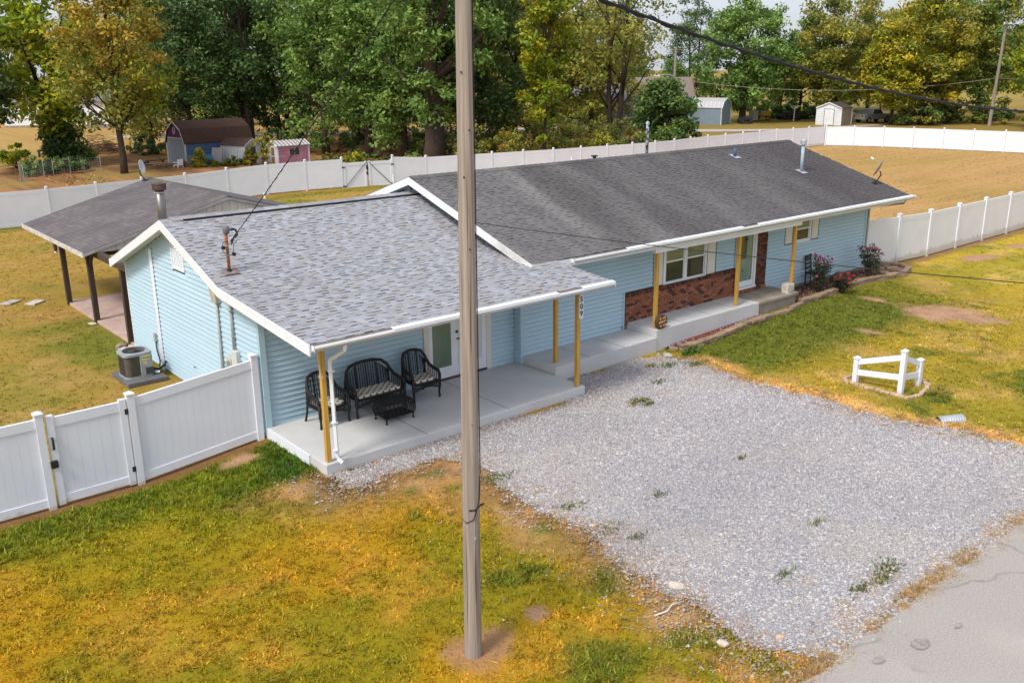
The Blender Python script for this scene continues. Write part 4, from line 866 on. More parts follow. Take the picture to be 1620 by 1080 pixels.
for k, (wd, zz, xo) in enumerate((('HOME',.86,0),('SWEET',.765,.0),('HOME',.665,.02))):
    for i, c in enumerate(wd):
        text_part(c, 'letter', REDM if c == 'O' else TAN, .07, (10.62+xo+(i-(len(wd)-1)/2)*.062, 1.131, zz+.012*(i-2)*.4), (1,0,0), (0,0,1), lg, .006, .004)
bk = thing('carved_block', 'white weathered block with dark carved letters on the old concrete step', 'block', (16.62,1.36,.566))
rr = random.Random(9); MB().obox((16.60,1.36,.70), (.44,.24,.27), (0,0,.15), .018, rr).build('block', mat('whitewashed_stone', (.62,.58,.52), (.46,.40,.33), scale=7, rough=.95, bump=.012, bscale=18, dirt=((.18,.12,.07), 4, .55, .7)), bk, bevel=.03)
for i, c in enumerate('BLT'): text_part(c, 'letter', DARKW, .12, (16.56+.085*i, 1.236+.0135*i, .70), (1,.15,0), (0,0,1), bk, .006, .008)
m_ = MB(); x, y = 6.69, 2.196
for z, s in ((2.36,.022),(2.27,.013),(2.19,.03),(2.08,.034)): m_.obox((x,y,z), (s*2,.012,s*1.2), (0,.0,0))
m_.tube([(x+.028*math.cos(a), y, 1.90+.062*math.sin(a)) for a in np.linspace(0,2*math.pi,15)], .009, 5).tube([(x,y,2.42),(x,y,1.80)], .004, 4)
tag(m_.build('hanging_ornament', BLACKM), 'thin black hanging ornament with a ring on the blue corner trim', 'ornament')
# ------------------------------------------------------------------ wicker set on the patio (built facing -y)
def grid_surface(mb, fn, nu, nv, r_=.0065):
    for i in range(nu+1): mb.tube([fn(i/nu, j/8) for j in range(9)], r_*1.5, 4, cap=False)
    for j in range(nv+1): mb.tube([fn(i/10, j/nv) for i in range(11)], r_, 4, cap=False)
def wicker_seat(label, cat, w_, loc, rz, group):
    name = 'wicker_loveseat' if w_ > 1 else 'wicker_chair'
    t = thing(name, label, cat, loc, rz, group, local=True); h = w_/2
    rail_ = [(-h,-.02,.02),(-h-.01,-.03,.30),(-h-.015,-.03,.52),(-h-.01,.02,.61),(-h,.2,.635),(-h*.98,.36,.66),(-h*.93,.45,.75),(-h*.84,.51,.87),(-h*.66,.555,.96),(-h*.33,.575,1.0),(0,.58,1.01)]
    full = rail_[2:]+[(-x, y, z) for x, y, z in reversed(rail_[2:-1])]
    MB().tube(full, .036, 8).build('arm_rail', WICKER, t, smooth=True)
    for sx in (-1, 1):
        MB().tube([(sx*h,-.02,0),(sx*(h+.0),-.03,.05),(sx*(h-.005),-.02,.12),(sx*(h+.012),-.03,.30),(sx*(h+.015),-.03,.52)], [.026,.028,.024,.034,.032], 8).build('leg', WICKER, t, smooth=True)
        MB().tube([(sx*(h-.03),.62,0),(sx*(h-.04),.55,.22),(sx*(h-.04),.52,.42),(sx*h*.9,.5,.78)], .024, 8).build('leg', WICKER, t, smooth=True)
        m = MB(); grid_surface(m, lambda u, v: (sx*(h-.01), -.01+.47*u, .40+(.20+.04*u)*v), 6, 7); m.build('side_panel', WICKER, t)
    def back(u, v):
        x = (u*2-1)*h*.88; q = abs(u*2-1); top = .985-.26*q**2.6
        z = .42+(top-.42)*v; return (x, .50+.07*v-.05*q*q, z)
    m = MB(); grid_surface(m, back, 10 if w_ < 1 else 18, 17); m.build('backrest', WICKER, t)
    m = MB(); [m.tube([back(u, 0), back(u, .5), back(u, 1)], .014, 6) for u in ((.33,.67) if w_ < 1 else (.25,.5,.75))]; m.build('back_slat', WICKER, t)
    MB().box(-h+.01, h-.01, -.03, .52, .36, .405).build('seat', WICKER, t, bevel=.012)
    def apr(u, v): return ((u*2-1)*(h-.03), -.045, .37-(.13-.07*(1-(u*2-1)**2))*v)
    m = MB(); grid_surface(m, apr, 12, 5); m.tube([apr(i/12, 1) for i in range(13)], .014, 6).build('apron', WICKER, t)
    return t
def cushion(label, w_, loc, rz, group):
    t = thing('seat_cushion', label, 'cushion', loc, rz, group, local=True)
    MB().box(-w_/2, w_/2, 0, .46, 0, .065).build('pad', CUSH, t, bevel=.02)
    m = MB(); n = int(w_/.075)
    for i in range(n):
        for j in range(6):
            if (i+j) % 2 == 0:
                x = -w_/2+(i+.5)*w_/n; y = .46*(j+.5)/6; m.obox((x, y, .0665), (.05,.05,.003), (0,0,.785))
    for i in range(n):
        if i % 2: m.obox((-w_/2+(i+.5)*w_/n, -.0015, .033), (.045,.003,.045), (0,.785,0))
    m.build('pattern', CUSHB, t)
zp_ = .196
wicker_seat('black wicker armchair left of the loveseat, behind the downspout', 'chair', .68, (1.12,1.67,zp_), rad(4), 'wicker armchairs')
wicker_seat('black wicker armchair at right beside the glazed door', 'chair', .66, (3.42,1.68,zp_), rad(-3), 'wicker armchairs')
wicker_seat('wide black wicker loveseat against the blue wall between two armchairs', 'loveseat', 1.18, (2.24,1.68,zp_), rad(0), None)
cushion('black and cream diamond cushion on the left wicker armchair', .52, (1.115,1.67,zp_+.407), rad(4), 'patterned seat cushions')
cushion('black and cream diamond cushion on the right wicker armchair', .50, (3.42,1.68,zp_+.407), rad(-3), 'patterned seat cushions')
cushion('long black and cream diamond cushion on the loveseat', 1.02, (2.24,1.68,zp_+.407), 0, 'patterned seat cushions')
tb = thing('wicker_table', 'low black wicker coffee table with solid top on the patio', 'table', (2.26,1.18,zp_), 0, None, local=True)
MB().box(-.37,.37,-.25,.25,.385,.41).build('tabletop', WICKER, tb, bevel=.01)
def side(u, v, k):
    a = [(-1,-1),(1,-1),(1,1),(-1,1),(-1,-1)]; p, q = a[k], a[k+1]; b = 1+.09*math.sin(math.pi*v); return ((p[0]+(q[0]-p[0])*u)*.345*b, (p[1]+(q[1]-p[1])*u)*.225*b, .12+.265*v)
for k in range(4):
    m = MB(); grid_surface(m, lambda u, v: side(u, v, k), 7, 9); m.build('side_panel', WICKER, tb)
MB().box(-.33,.33,-.21,.21,.12,.135).build('shelf', WICKER, tb)
for sx in (-1,1):
    for sy in (-1,1): MB().tube([(sx*.335,sy*.215,0),(sx*.325,sy*.21,.04),(sx*.33,sy*.212,.13)], [.026,.018,.024], 8).build('leg', WICKER, tb, smooth=True)
# ------------------------------------------------------------------ condenser unit behind the gate
tag(MB().obox((-.74,8.0,.06), (.95,1.25,.10), (0,0,0)).build('equipment_pad', mat('dark_pad', (.115,.115,.12), (.15,.15,.15), scale=5, rough=.9), bevel=.01), 'dark grey plastic pad under the condenser unit beside the wall', 'pad')
ac = thing('air_conditioner', 'grey condenser unit with fan guard beside the blue gable wall', 'air conditioner', (-.80,8.02,.11))
def rsq(cx, cy, s, r_, n=5):
    P = []
    for k, (sx, sy) in enumerate(((1,1),(-1,1),(-1,-1),(1,-1))):
        for i in range(n+1): a = math.pi/2*k+math.pi/2*i/n; P.append((cx+sx*(s-r_)+r_*math.cos(a), cy+sy*(s-r_)+r_*math.sin(a)))
    return P
ACG = mat('condenser_grey', (.33,.35,.37), (.28,.30,.31), scale=5, rough=.45); ACD = mat('coil_grille', (.085,.075,.062), (.12,.10,.08), scale=8, rough=.7)
cx, cy = -.80, 8.02
MB().prism(rsq(cx,cy,.315,.12), 'z', .14, .66).build('coil', ACD, ac)
MB().prism(rsq(cx,cy,.34,.13), 'z', .11, .15).build('base', ACG, ac); 
m = MB(); o_ = rsq(cx,cy,.345,.13); i_ = rsq(cx,cy,.262,.24); n = len(o_)
m.add([(x,y,.66) for x,y in o_]+[(x,y,.715) for x,y in o_]+[(x,y,.725) for x,y in i_]+[(x,y,.64) for x,y in i_], [(i,(i+1)%n,n+(i+1)%n,n+i) for i in range(n)]+[(n+i,n+(i+1)%n,2*n+(i+1)%n,2*n+i) for i in range(n)]+[(2*n+i,2*n+(i+1)%n,3*n+(i+1)%n,3*n+i) for i in range(n)]); m.build('top_ring', ACG, ac)
MB().prism(i_, 'z', .60, .62).build('fan_well', BLACKM, ac)
m = MB()
for r_ in (.06,.11,.16,.21,.25): m.tube([(cx+r_*math.cos(a), cy+r_*math.sin(a), .735+.03*(1-r_/.25)) for a in np.linspace(0,6.2832,21)], .005, 4, cap=False)
for a in np.linspace(0, 5.5, 8): m.tube([(cx,cy,.77),(cx+.26*math.cos(a), cy+.26*math.sin(a), .725)], .005, 4)
m.build('fan_guard', BLACKM, ac)
m = MB()
for k in range(4):
    a = k*math.pi/2+.4; m.add([(cx+.03*math.cos(a),cy+.03*math.sin(a),.65),(cx+.22*math.cos(a),cy+.22*math.sin(a),.65),(cx+.22*math.cos(a+.7),cy+.22*math.sin(a+.7),.69),(cx+.03*math.cos(a+.7),cy+.03*math.sin(a+.7),.69)], [(0,1,2,3)])
m.build('fan_blade', DARKG, ac)
m = MB()
for i in range(13):
    x = cx-.19+.032*i
    if x < cx-.0: m.box(x, x+.006, cy-.323, cy-.312, .15, .66)
    y = cy-.19+.032*i; m.box(cx-.323, cx-.312, y, y+.006, .15, .66)
for z in (.25,.36,.47,.58): m.box(cx-.2,cx-.0,cy-.325,cy-.312,z,z+.008).box(cx-.325,cx-.312,cy-.2,cy+.2,z,z+.008)
m.build('grille', ACD, ac, kind='stuff')
MB().box(cx+.02,cx+.315,cy-.345,cy-.30,.15,.66).build('service_panel', ACG, ac, bevel=.01)
MB().box(cx+.07,cx+.25,cy-.350,cy-.346,.53,.64).build('label', LABELY, ac); m = MB(); m.box(cx+.09,cx+.15,cy-.354,cy-.351,.58,.605).box(cx+.17,cx+.23,cy-.354,cy-.351,.58,.605); m.build('label_print', DARKG, ac)
MB().box(cx+.07,cx+.19,cy-.349,cy-.346,.42,.51).build('label', BEIGE, ac)
MB().box(cx+.13,cx+.31,cy-.352,cy-.345,.17,.34).build('access_port', DARKG, ac)
MB().tube([(cx+.33,cy-.1,.24),(cx+.5,cy-.12,.17),(cx+.68,cy-.05,.22),(cx+.75,cy-.02,.30)], .024, 7).build('refrigerant_line', RUBBER, ac, smooth=True)
MB().tube([(cx+.36,cy-.28,.17),(cx+.46,cy-.32,.16)], .035, 8).build('line_cap', WHITE, ac)
# ------------------------------------------------------------------ planting beds along the porch
def bed(name, poly, z, m):
    n = len(poly); return MB().add([(x,y,z(x,y)) for x,y in poly], [tuple(range(n))]).build(name, m, kind='structure')
MULCH = mat('red_mulch', (.20,.055,.040), (.11,.035,.028), scale=22, rough=1, bump=.03, bscale=30)
MULCH2 = mat('brown_mulch', (.16,.085,.055), (.26,.17,.12), scale=14, rough=1, bump=.03, bscale=30)
bed('mulch_bed', [(10.9,.85),(11.7,.72),(12.6,.80),(13.9,.9),(14.9,.95),(14.9,1.14),(10.75,1.14)], lambda x, y: gz(x,y)+.06, MULCH)
bed('flower_bed', [(15.0,.95),(15.9,.92),(16.9,1.1),(17.8,1.1),(19.3,1.2),(20.3,1.3),(21.3,1.25),(22.2,1.15),(23.2,1.05),(24.0,1.35),(24.1,1.8),(23.6,2.3),(22.4,2.4),(22.3,2.24),(16.95,2.24),(16.92,1.12)], lambda x, y: gz(x,y)+.07, MULCH2)
def chips(name, n, reg, cols, s0, seed, kind='stuff'):
    r = np.random.default_rng(seed); V = []; Cc = []
    for _ in range(n):
        x, y, z = reg(r); s = r.uniform(.5,1.3)*s0; a = r.uniform(0,6.28); t = r.normal(0,.4,2)
        dx = np.array([math.cos(a)*s, math.sin(a)*s, t[0]*s]); dy = np.array([-math.sin(a)*s*.45, math.cos(a)*s*.45, t[1]*s*.5]); p = np.array([x,y,z+.012])
        V += [p-dx-dy, p+dx-dy, p+dx+dy, p-dx+dy]; Cc += [np.array(cols[r.integers(len(cols))])*r.uniform(.7,1.25)]*4
    npmesh(name, np.array(V), np.arange(len(V)).reshape(-1, 4), GRAV, col=np.array(Cc), kind=kind)
chips('mulch', 1500, lambda r: ((x := r.uniform(10.95,14.9)), (y := r.uniform(.86+.02*(x-11),1.13)), gz(x,y)+.06), [(.28,.07,.05),(.19,.05,.04),(.36,.12,.09),(.12,.04,.03),(.45,.42,.42)], .024, 1)
chips('mulch', 2600, lambda r: ((x := r.uniform(16.95,22.2)), (y := r.uniform(1.25,2.22)), gz(x,y)+.07), [(.20,.075,.05),(.14,.06,.045),(.27,.15,.10),(.10,.05,.04),(.40,.33,.27)], .028, 2)
chips('gravel', 900, lambda r: ((x := r.uniform(10.7,14.9)), (y := r.uniform(1.05,1.15)), gz(x,y)+.063), [(.5,.48,.5),(.36,.35,.38),(.24,.23,.26)], .016, 3)
def wallrow(t, pts, z0, h, blk, m, seed, dep=.17):
    r = random.Random(seed)
    for (x0,y0),(x1,y1) in zip(pts[:-1], pts[1:]):
        L = math.hypot(x1-x0,y1-y0); k = max(1, round(L/blk)); a = math.atan2(y1-y0,x1-x0)
        for i in range(k):
            u = (i+.5)/k; x = x0+(x1-x0)*u; y = y0+(y1-y0)*u
            MB().obox((x+r.uniform(-.012,.012), y+r.uniform(-.015,.015), gz(x,y)+z0+h/2+r.uniform(-.006,.006)), (L/k-.012, dep*r.uniform(.9,1.1), h-.006), (0,r.uniform(-.02,.02),a+r.uniform(-.05,.05)), .008, r).build('block', m, t, bevel=.012)
b1 = thing('planter_wall', 'low curved brown block wall edging the red mulch below the new porch', 'planter wall', (12.7,.75,0))
F1 = [(10.85,1.05),(10.95,.80),(11.4,.68),(12.0,.70),(12.6,.74),(13.2,.79),(13.8,.86),(14.3,.84),(15.0,.86)]
wallrow(b1, F1, -.03, .10, .27, STONE, 1); wallrow(b1, F1[1:], .07, .085, .31, STONE, 2, .20)
b2 = thing('planter_wall', 'long winding brown block wall round the flower bed at the right house end', 'planter wall', (19,1.2,0))
F2 = [(15.05,.93),(15.9,.88),(16.9,1.06),(17.8,1.06),(19.2,1.16),(20.1,1.27),(21.2,1.20),(22.1,1.08),(23.1,.98),(23.9,1.25),(24.2,1.75),(23.8,2.2),(23.3,2.38)]
wallrow(b2, F2, -.02, .10, .30, STONE, 3); wallrow(b2, F2[2:], .08, .09, .34, STONE, 4, .20)
rr = random.Random(3)
for i, (x, y, lb) in enumerate(((22.75,1.75,'loose brown block lying inside the wall end nearest the fence'),(23.05,1.45,'loose brown block flat beside the curved wall end'),(22.45,1.45,'loose brown block leaning beside the pale pink rose bush'),(23.3,1.85,'loose brown block at the back of the curved planter end'),(22.15,1.75,'brown block half buried behind the pale pink rose bush'))):
    tag(MB().obox((x,y,gz(x,y)+.13), (.34,.2,.11), (rr.uniform(-.2,.2),rr.uniform(-.2,.2),rr.uniform(0,3)), .015, rr).build('paving_block', STONE, bevel=.012), lb, 'block', 'loose blocks in the planter end')
# ladder-back chair in the bed
chn = thing('garden_chair', 'old black wooden ladder back chair against the blue wall behind roses', 'chair', (18.95,1.95,gz(18.95,1.95)+.07), rad(8), None, local=True)
CH = mat('black_painted_wood', (.022,.02,.022), rough=.5)
for sx in (-1,1):
    MB().tube([(sx*.2,.18,0),(sx*.2,.19,.45),(sx*.19,.24,1.0)], .022, 7).build('leg', CH, chn); MB().tube([(sx*.22,-.2,0),(sx*.22,-.2,.46)], .022, 7).build('leg', CH, chn)
MB().box(-.24,.24,-.22,.2,.42,.455).build('seat', CH, chn, bevel=.008)
for z in (.58,.72,.86,.96): MB().hexa([(-.19,.20,z-.03),(.19,.20,z-.03),(.19,.225,z-.03),(-.19,.225,z-.03),(-.19,.21,z+.035),(.19,.21,z+.035),(.19,.235,z+.035),(-.19,.235,z+.035)]).build('back_slat', CH, chn)
for z in (.15,.28): MB().tube([(-.22,-.2,z),(.22,-.2,z)], .013, 6).build('stretcher', CH, chn)
# ------------------------------------------------------------------ leaves and plants
def leafcloud(centres, radii, per, size, cols, r, flat=.75, droop=0):
    """leaf-sized folded quads round many twig ends; colour differs leaf by leaf and spray by spray"""
    n = len(centres); C_ = np.repeat(centres, per, 0); Rr = np.repeat(radii, per)[:, None]; N = len(C_)
    d = r.normal(0, 1, (N, 3)); d /= np.linalg.norm(d, axis=1, keepdims=True)+1e-9; d *= (r.random((N, 1))**.45); d[:, 2] *= flat
    p = C_+d*Rr; p[:, 2] -= droop*r.random(N)*Rr[:, 0]
    nrm = d*.55+r.normal(0, .5, (N, 3))+np.array([0,0,.55]); nrm /= np.linalg.norm(nrm, axis=1, keepdims=True)
    t = np.cross(nrm, r.normal(0, 1, (N, 3))); t /= np.linalg.norm(t, axis=1, keepdims=True)+1e-9; b = np.cross(nrm, t)
    s = size*r.uniform(.6, 1.35, (N, 1)); V = np.stack([p-t*s, p-b*s*.5+nrm*s*.12, p+t*s, p+b*s*.5+nrm*s*.12], 1)
    cols = np.array(cols, float); base = r.integers(0, len(cols), n); ci = np.where(r.random(N) < .62, np.repeat(base, per), r.integers(0, len(cols), N))
    c = cols[ci]*r.uniform(.72, 1.28, (N, 1)); c = c*np.repeat(r.uniform(.82, 1.18, (n, 1)), per, 0)
    return V.reshape(-1, 3), np.arange(N*4).reshape(-1, 4), np.repeat(c, 4, 0)
def rose(label, x, y, h, rx, cols, fl, nf, seed):
    z = gz(x,y)+.05; t = thing('rose_bush', label, 'rose bush', (x,y,z)); r = np.random.default_rng(seed); stem = MB(); ends = []
    for i in range(16):
        a = r.uniform(0,6.28); q = rx*math.sqrt(r.random()); hh = h*r.uniform(.45,1.0); e = np.array([x+q*math.cos(a), y+q*math.sin(a)*.8, z+hh]); m = np.array([x+.4*q*math.cos(a), y+.4*q*math.sin(a), z+hh*.5]); stem.tube([(x+.05*math.cos(a),y+.05*math.sin(a),z-.05), tuple(m), tuple(e)], [.012,.009,.005], 5); ends += [e, m, (e+m)/2]
    stem.build('stem', mat('rose_stem', (.06,.05,.03), rough=.9) if 'rose_stem' not in bpy.data.materials else bpy.data.materials['rose_stem'], t)
    E = np.array(ends); V, Fq, c = leafcloud(E, np.full(len(E), .17), 34, .034, cols, r); npmesh('foliage', V, Fq, LEAF, t, c)
    top = E[::3][np.argsort(-E[::3][:, 2]+r.uniform(-.3,.3,16)*h)][:nf]
    for i, e in enumerate(top):
        p = e+np.array([r.uniform(-.06,.06), r.uniform(-.13,-.02), r.uniform(.0,.08)]); V, Fq, c = leafcloud(p[None], np.array([.045]), 26, .030, fl, r, 1.0); npmesh('flower', V, Fq, LEAF, t, c)
GRN = [(.045,.06,.035),(.06,.075,.04),(.035,.048,.03),(.075,.085,.045),(.09,.075,.05)]
rose('tall rose bush with magenta blooms beside the black chair', 18.35, 1.35, 1.15, .42, GRN, [(.62,.03,.16),(.75,.06,.25)], 11, 1)
rose('low rose bush with bright red and magenta blooms at the planter edge', 19.15, 1.0, .62, .42, GRN, [(.8,.03,.08),(.7,.04,.22),(.85,.06,.05)], 12, 2)
rose('pale pink rose bush at the right end of the blue wall', 21.5, 1.45, 1.15, .5, GRN, [(.75,.30,.38),(.65,.12,.25)], 10, 3)
rose_dead = leafcloud(np.array([[20.5,1.8,gz(20.5,1.8)+.16],[20.2,1.9,gz(20.2,1.9)+.14],[20.8,1.9,gz(20.8,1.9)+.16]]), np.array([.2,.18,.2]), 120, .035, [(.22,.06,.035),(.16,.05,.03),(.27,.10,.06)], np.random.default_rng(8))
o = npmesh('withered_plant', *rose_dead[:2], LEAF, col=rose_dead[2]); tag(o, 'low rusty brown withered plant between the rose bushes', 'plant')
V, Fq, c = leafcloud(np.array([[10.95,.45,.06],[10.7,.35,.05],[11.2,.45,.05]]), np.array([.16,.12,.15]), 90, .045, [(.07,.14,.025),(.10,.17,.03)], np.random.default_rng(12)); tag(npmesh('weed_clump', V, Fq, LEAF, col=c), 'leafy green weed clump in front of the curved planter wall', 'plant')
# ------------------------------------------------------------------ satellite dish on the long roof
def dish(label, base, aim, s, zrot, arm=True):
    t = thing('satellite_dish', label, 'satellite dish', base, zrot, None, local=True)
    GD = mat('dish_grey', (.20,.19,.185), rough=.5) if 'dish_grey' not in bpy.data.materials else bpy.data.materials['dish_grey']
    MB().box(-.09,.09,-.06,.06,-.02,.03).build('foot', BLACKM, t); MB().tube([(0,0,.02),(.1*s,0,.1),(.2*s,0,.26),(.16*s,0,.40)], .022, 8).build('mast', BLACKM, t, smooth=True)
    m = MB(); R0 = Euler((0, aim, 0)).to_matrix(); c0 = Vector((.13*s,0,.46)); V = [c0-R0@Vector((0,0,.0))]; Fc = []; n = 20; rings = 5
    for k in range(1, rings+1):
        q = k/rings
        for i in range(n): a = 2*math.pi*i/n; V.append(c0+R0@Vector((.29*s*q*math.cos(a), .25*s*q*math.sin(a), .06*s*q*q)))
    for i in range(n): Fc.append((0, 1+i, 1+(i+1)%n))
    for k in range(rings-1):
        for i in range(n): Fc.append((1+k*n+i, 1+(k+1)*n+i, 1+(k+1)*n+(i+1)%n, 1+k*n+(i+1)%n))
    o = m.add(V, Fc).build('reflector', GD, t, smooth=True); sm = o.modifiers.new('solid', 'SOLIDIFY'); sm.thickness = .008
    if arm:
        b = c0+R0@Vector((.27*s,0,.05*s)); e = c0+R0@Vector((.20*s,0,.46*s)); MB().tube([c0-R0@Vector((-.2*s,0,0)), b*.3+e*.7-Vector((0,0,.03)), e], .013, 7).build('feed_arm', GALV, t)
        m = MB(); [m.tube([e+Vector((0,q,0)), e-R0@Vector((.0,0,.10))+Vector((0,q,0))], .03, 8) for q in (-.07,0,.07)]; m.build('receiver', WHITE, t)
    return t
dish('grey satellite dish with feed arm near the right roof edge', (22.75,2.28,zm(2.28)+.02), rad(-62), 1.0, rad(-61))

# ------------------------------------------------------------------ pavilion behind the house
slab('pavilion_floor', [(.05,10.7),(8.2,10.7),(8.2,17.35),(.05,17.35)], -.2, .07, PINK)
pv = thing('pavilion', 'open timber pavilion with taupe shingled gable roof and dark posts', 'pavilion', (4,14,0))
for x, y in ((.08,17.05),(.08,14.15),(.10,11.15),(7.95,17.05),(7.95,14.15)): MB().box(x-.075,x+.075,y-.075,y+.075,-.05,2.12).build('post', DARKW, pv, bevel=.008)
MB().box(.0,.16,10.6,19.3,2.12,2.30).build('beam', DARKW, pv); MB().box(7.87,8.03,11,19.3,2.12,2.30).build('beam', DARKW, pv)
for y in (17.0,13.25): MB().box(.165,7.86,y,y+.12,2.13,2.29).build('beam', DARKW, pv)
for y, s in ((14.15,1),(14.15,-1)): MB().hexa([(.04,y+s*.08,1.80),(.12,y+s*.08,1.80),(.12,y+s*.14,1.80),(.04,y+s*.14,1.80),(.04,y+s*.36,2.115),(.12,y+s*.36,2.115),(.12,y+s*.45,2.115),(.04,y+s*.45,2.115)]).build('brace', DARKW, pv)
zpv = lambda x: 2.33+(x+.35)*1.19/4.35 if x < 4 else 3.52-(x-4)*1.19/4.35
PY0, PY1 = 12.95, 19.85
rf = MB().prism([(-.35,2.33-.012),(4,3.508),(8.35,2.318),(8.35,2.24),(4,3.43),(-.35,2.24)], 'y', PY0, PY1).build('roof', DECK, pv)
shingles(rf, SH_P, (-.36,PY0-.01,2.318), (0,1,0), (4.35,0,1.19), math.hypot(4.35,1.19), (.29,.31), .14, lambda s: (0, PY1-PY0+.02), 8, ((.007,.009),(.007,.009)), 300, .002)
MB().prism([(4,3.51),(8.37,2.32),(8.37,2.332),(4,3.526)], 'y', PY0, PY1).build('rear_shingles', SH_P, rf)
m_ = MB(); y = PY0
while y < PY1:
    m_.add([(3.84,y,3.475),(3.84,y+.3,3.468),(4,y,3.55),(4,y+.3,3.532),(4.16,y,3.475),(4.16,y+.3,3.468)], [(0,2,3,1),(2,4,5,3),(0,4,2)]); y += .19
m_.build('ridge_cap', SH_P, rf, kind='stuff')
GRW = mat('greyed_fascia', (.40,.385,.37), (.30,.285,.27), scale=3, rough=.8)
for xa, xb in ((-.36,4),(4,8.36)):
    za_, zb2 = zpv(xa)-.02, zpv(xb)-.02; MB().hexa([(xa,PY0-.03,za_-.08),(xb,PY0-.03,zb2-.08),(xb,PY0-.002,zb2-.08),(xa,PY0-.002,za_-.08),(xa,PY0-.03,za_),(xb,PY0-.03,zb2),(xb,PY0-.002,zb2),(xa,PY0-.002,za_)]).build('barge_board', GRW, rf)
MB().box(-.385,-.362,PY0,PY1,2.20,2.335).build('fascia', mat('peeling_fascia', (.60,.58,.55), (.42,.38,.34), scale=6, rough=.8), rf)
TAUPE = mat('taupe_board', (.54,.48,.41), (.47,.42,.35), scale=2, stretch=(4,4,.5), rough=.8, rnd=.04)
gb = MB().prism([(-.0,2.3),(8.0,2.3),(4,zpv(4)-.12)], 'y', 12.985, 13.005).build('gable_panel', TAUPE, pv)
x = .05
while x < 7.9:
    a, b = x+.006, x+.244; za_, zb2 = zpv(a)-.10, zpv(b)-.10
    MB().hexa([(a,12.962,2.3),(b,12.962,2.3),(b,12.984,2.3),(a,12.984,2.3),(a,12.962,za_),(b,12.962,zb2),(b,12.984,zb2),(a,12.984,za_)]).build('board', TAUPE, gb); x += .25
fe = thing('bird_feeder', 'small brown tube bird feeder hanging from the pavilion eave', 'bird feeder', (-.3,16.2,2.2))
MB().lathe([(.035,0),(.055,.02),(.055,.2),(.07,.22),(.02,.28)], (-.3,16.2,1.92), 10).build('tube', BROWNM, fe); MB().tube([(-.3,16.2,2.2),(-.3,16.2,2.25)], .008, 5).build('hook', BLACKM, fe); MB().lathe([(.03,-.07),(.05,-.05),(.05,-.005)], (-.3,16.2,1.92), 10).build('tray', WHITE, fe)
d2 = dish('pale satellite dish mounted by the rear end of the pavilion ridge', (3.75,19.5,3.47), rad(-80), .9, rad(138), arm=False)
d2.children[2].data.materials[0] = mat('pale_dish', (.66,.68,.68), (.5,.52,.53), scale=5, rough=.5)
for i, (x, y, s) in enumerate(((-.25,10.85,.16),(-.05,10.6,.13),(-.3,10.55,.12))):
    rock('rock', ['tan block under the pavilion post nearest the house','small tan rock against the rear house corner','tan rock in front of the rear pavilion post'][i], x, y, s, STONE if i == 0 else ROCK, seed=20+i, sq=.7)
rock('rock', 'pale flat rock at the foot of the middle pavilion post', -.12, 14.0, .12, seed=31, flat=.5)
for i, (x, y) in enumerate(((-.75,17.95),(-1.35,18.5))):
    tag(MB().obox((x,y,.03), (.55,.38,.06), (0,0,.7)).build('stepping_stone', CONC2 if False else ROCK, bevel=.015), ['square pale stepping stone nearer the pavilion corner','square pale stepping stone at the left picture edge'][i], 'stepping stone', 'stepping stones')
for (x, y, h, lb) in ((14.9,34.0,.55,'short white pipe standing in grass right of the pavilion gable'),(23.4,34.0,.85,'white pipe standing before the double gate'),(37.1,32.6,1.15,'white pipe behind the ridge of the charcoal roof')):
    t = thing('yard_pipe', lb, 'pipe', (x,y,0), 0, 'white pipes standing in the back yard'); MB().tube([(x,y,-.05),(x,y,h)], .06, 10).build('pipe', WHITE, t); MB().tube([(x,y,h),(x,y,h+.07)], .075, 10).build('cap', WHITE, t)
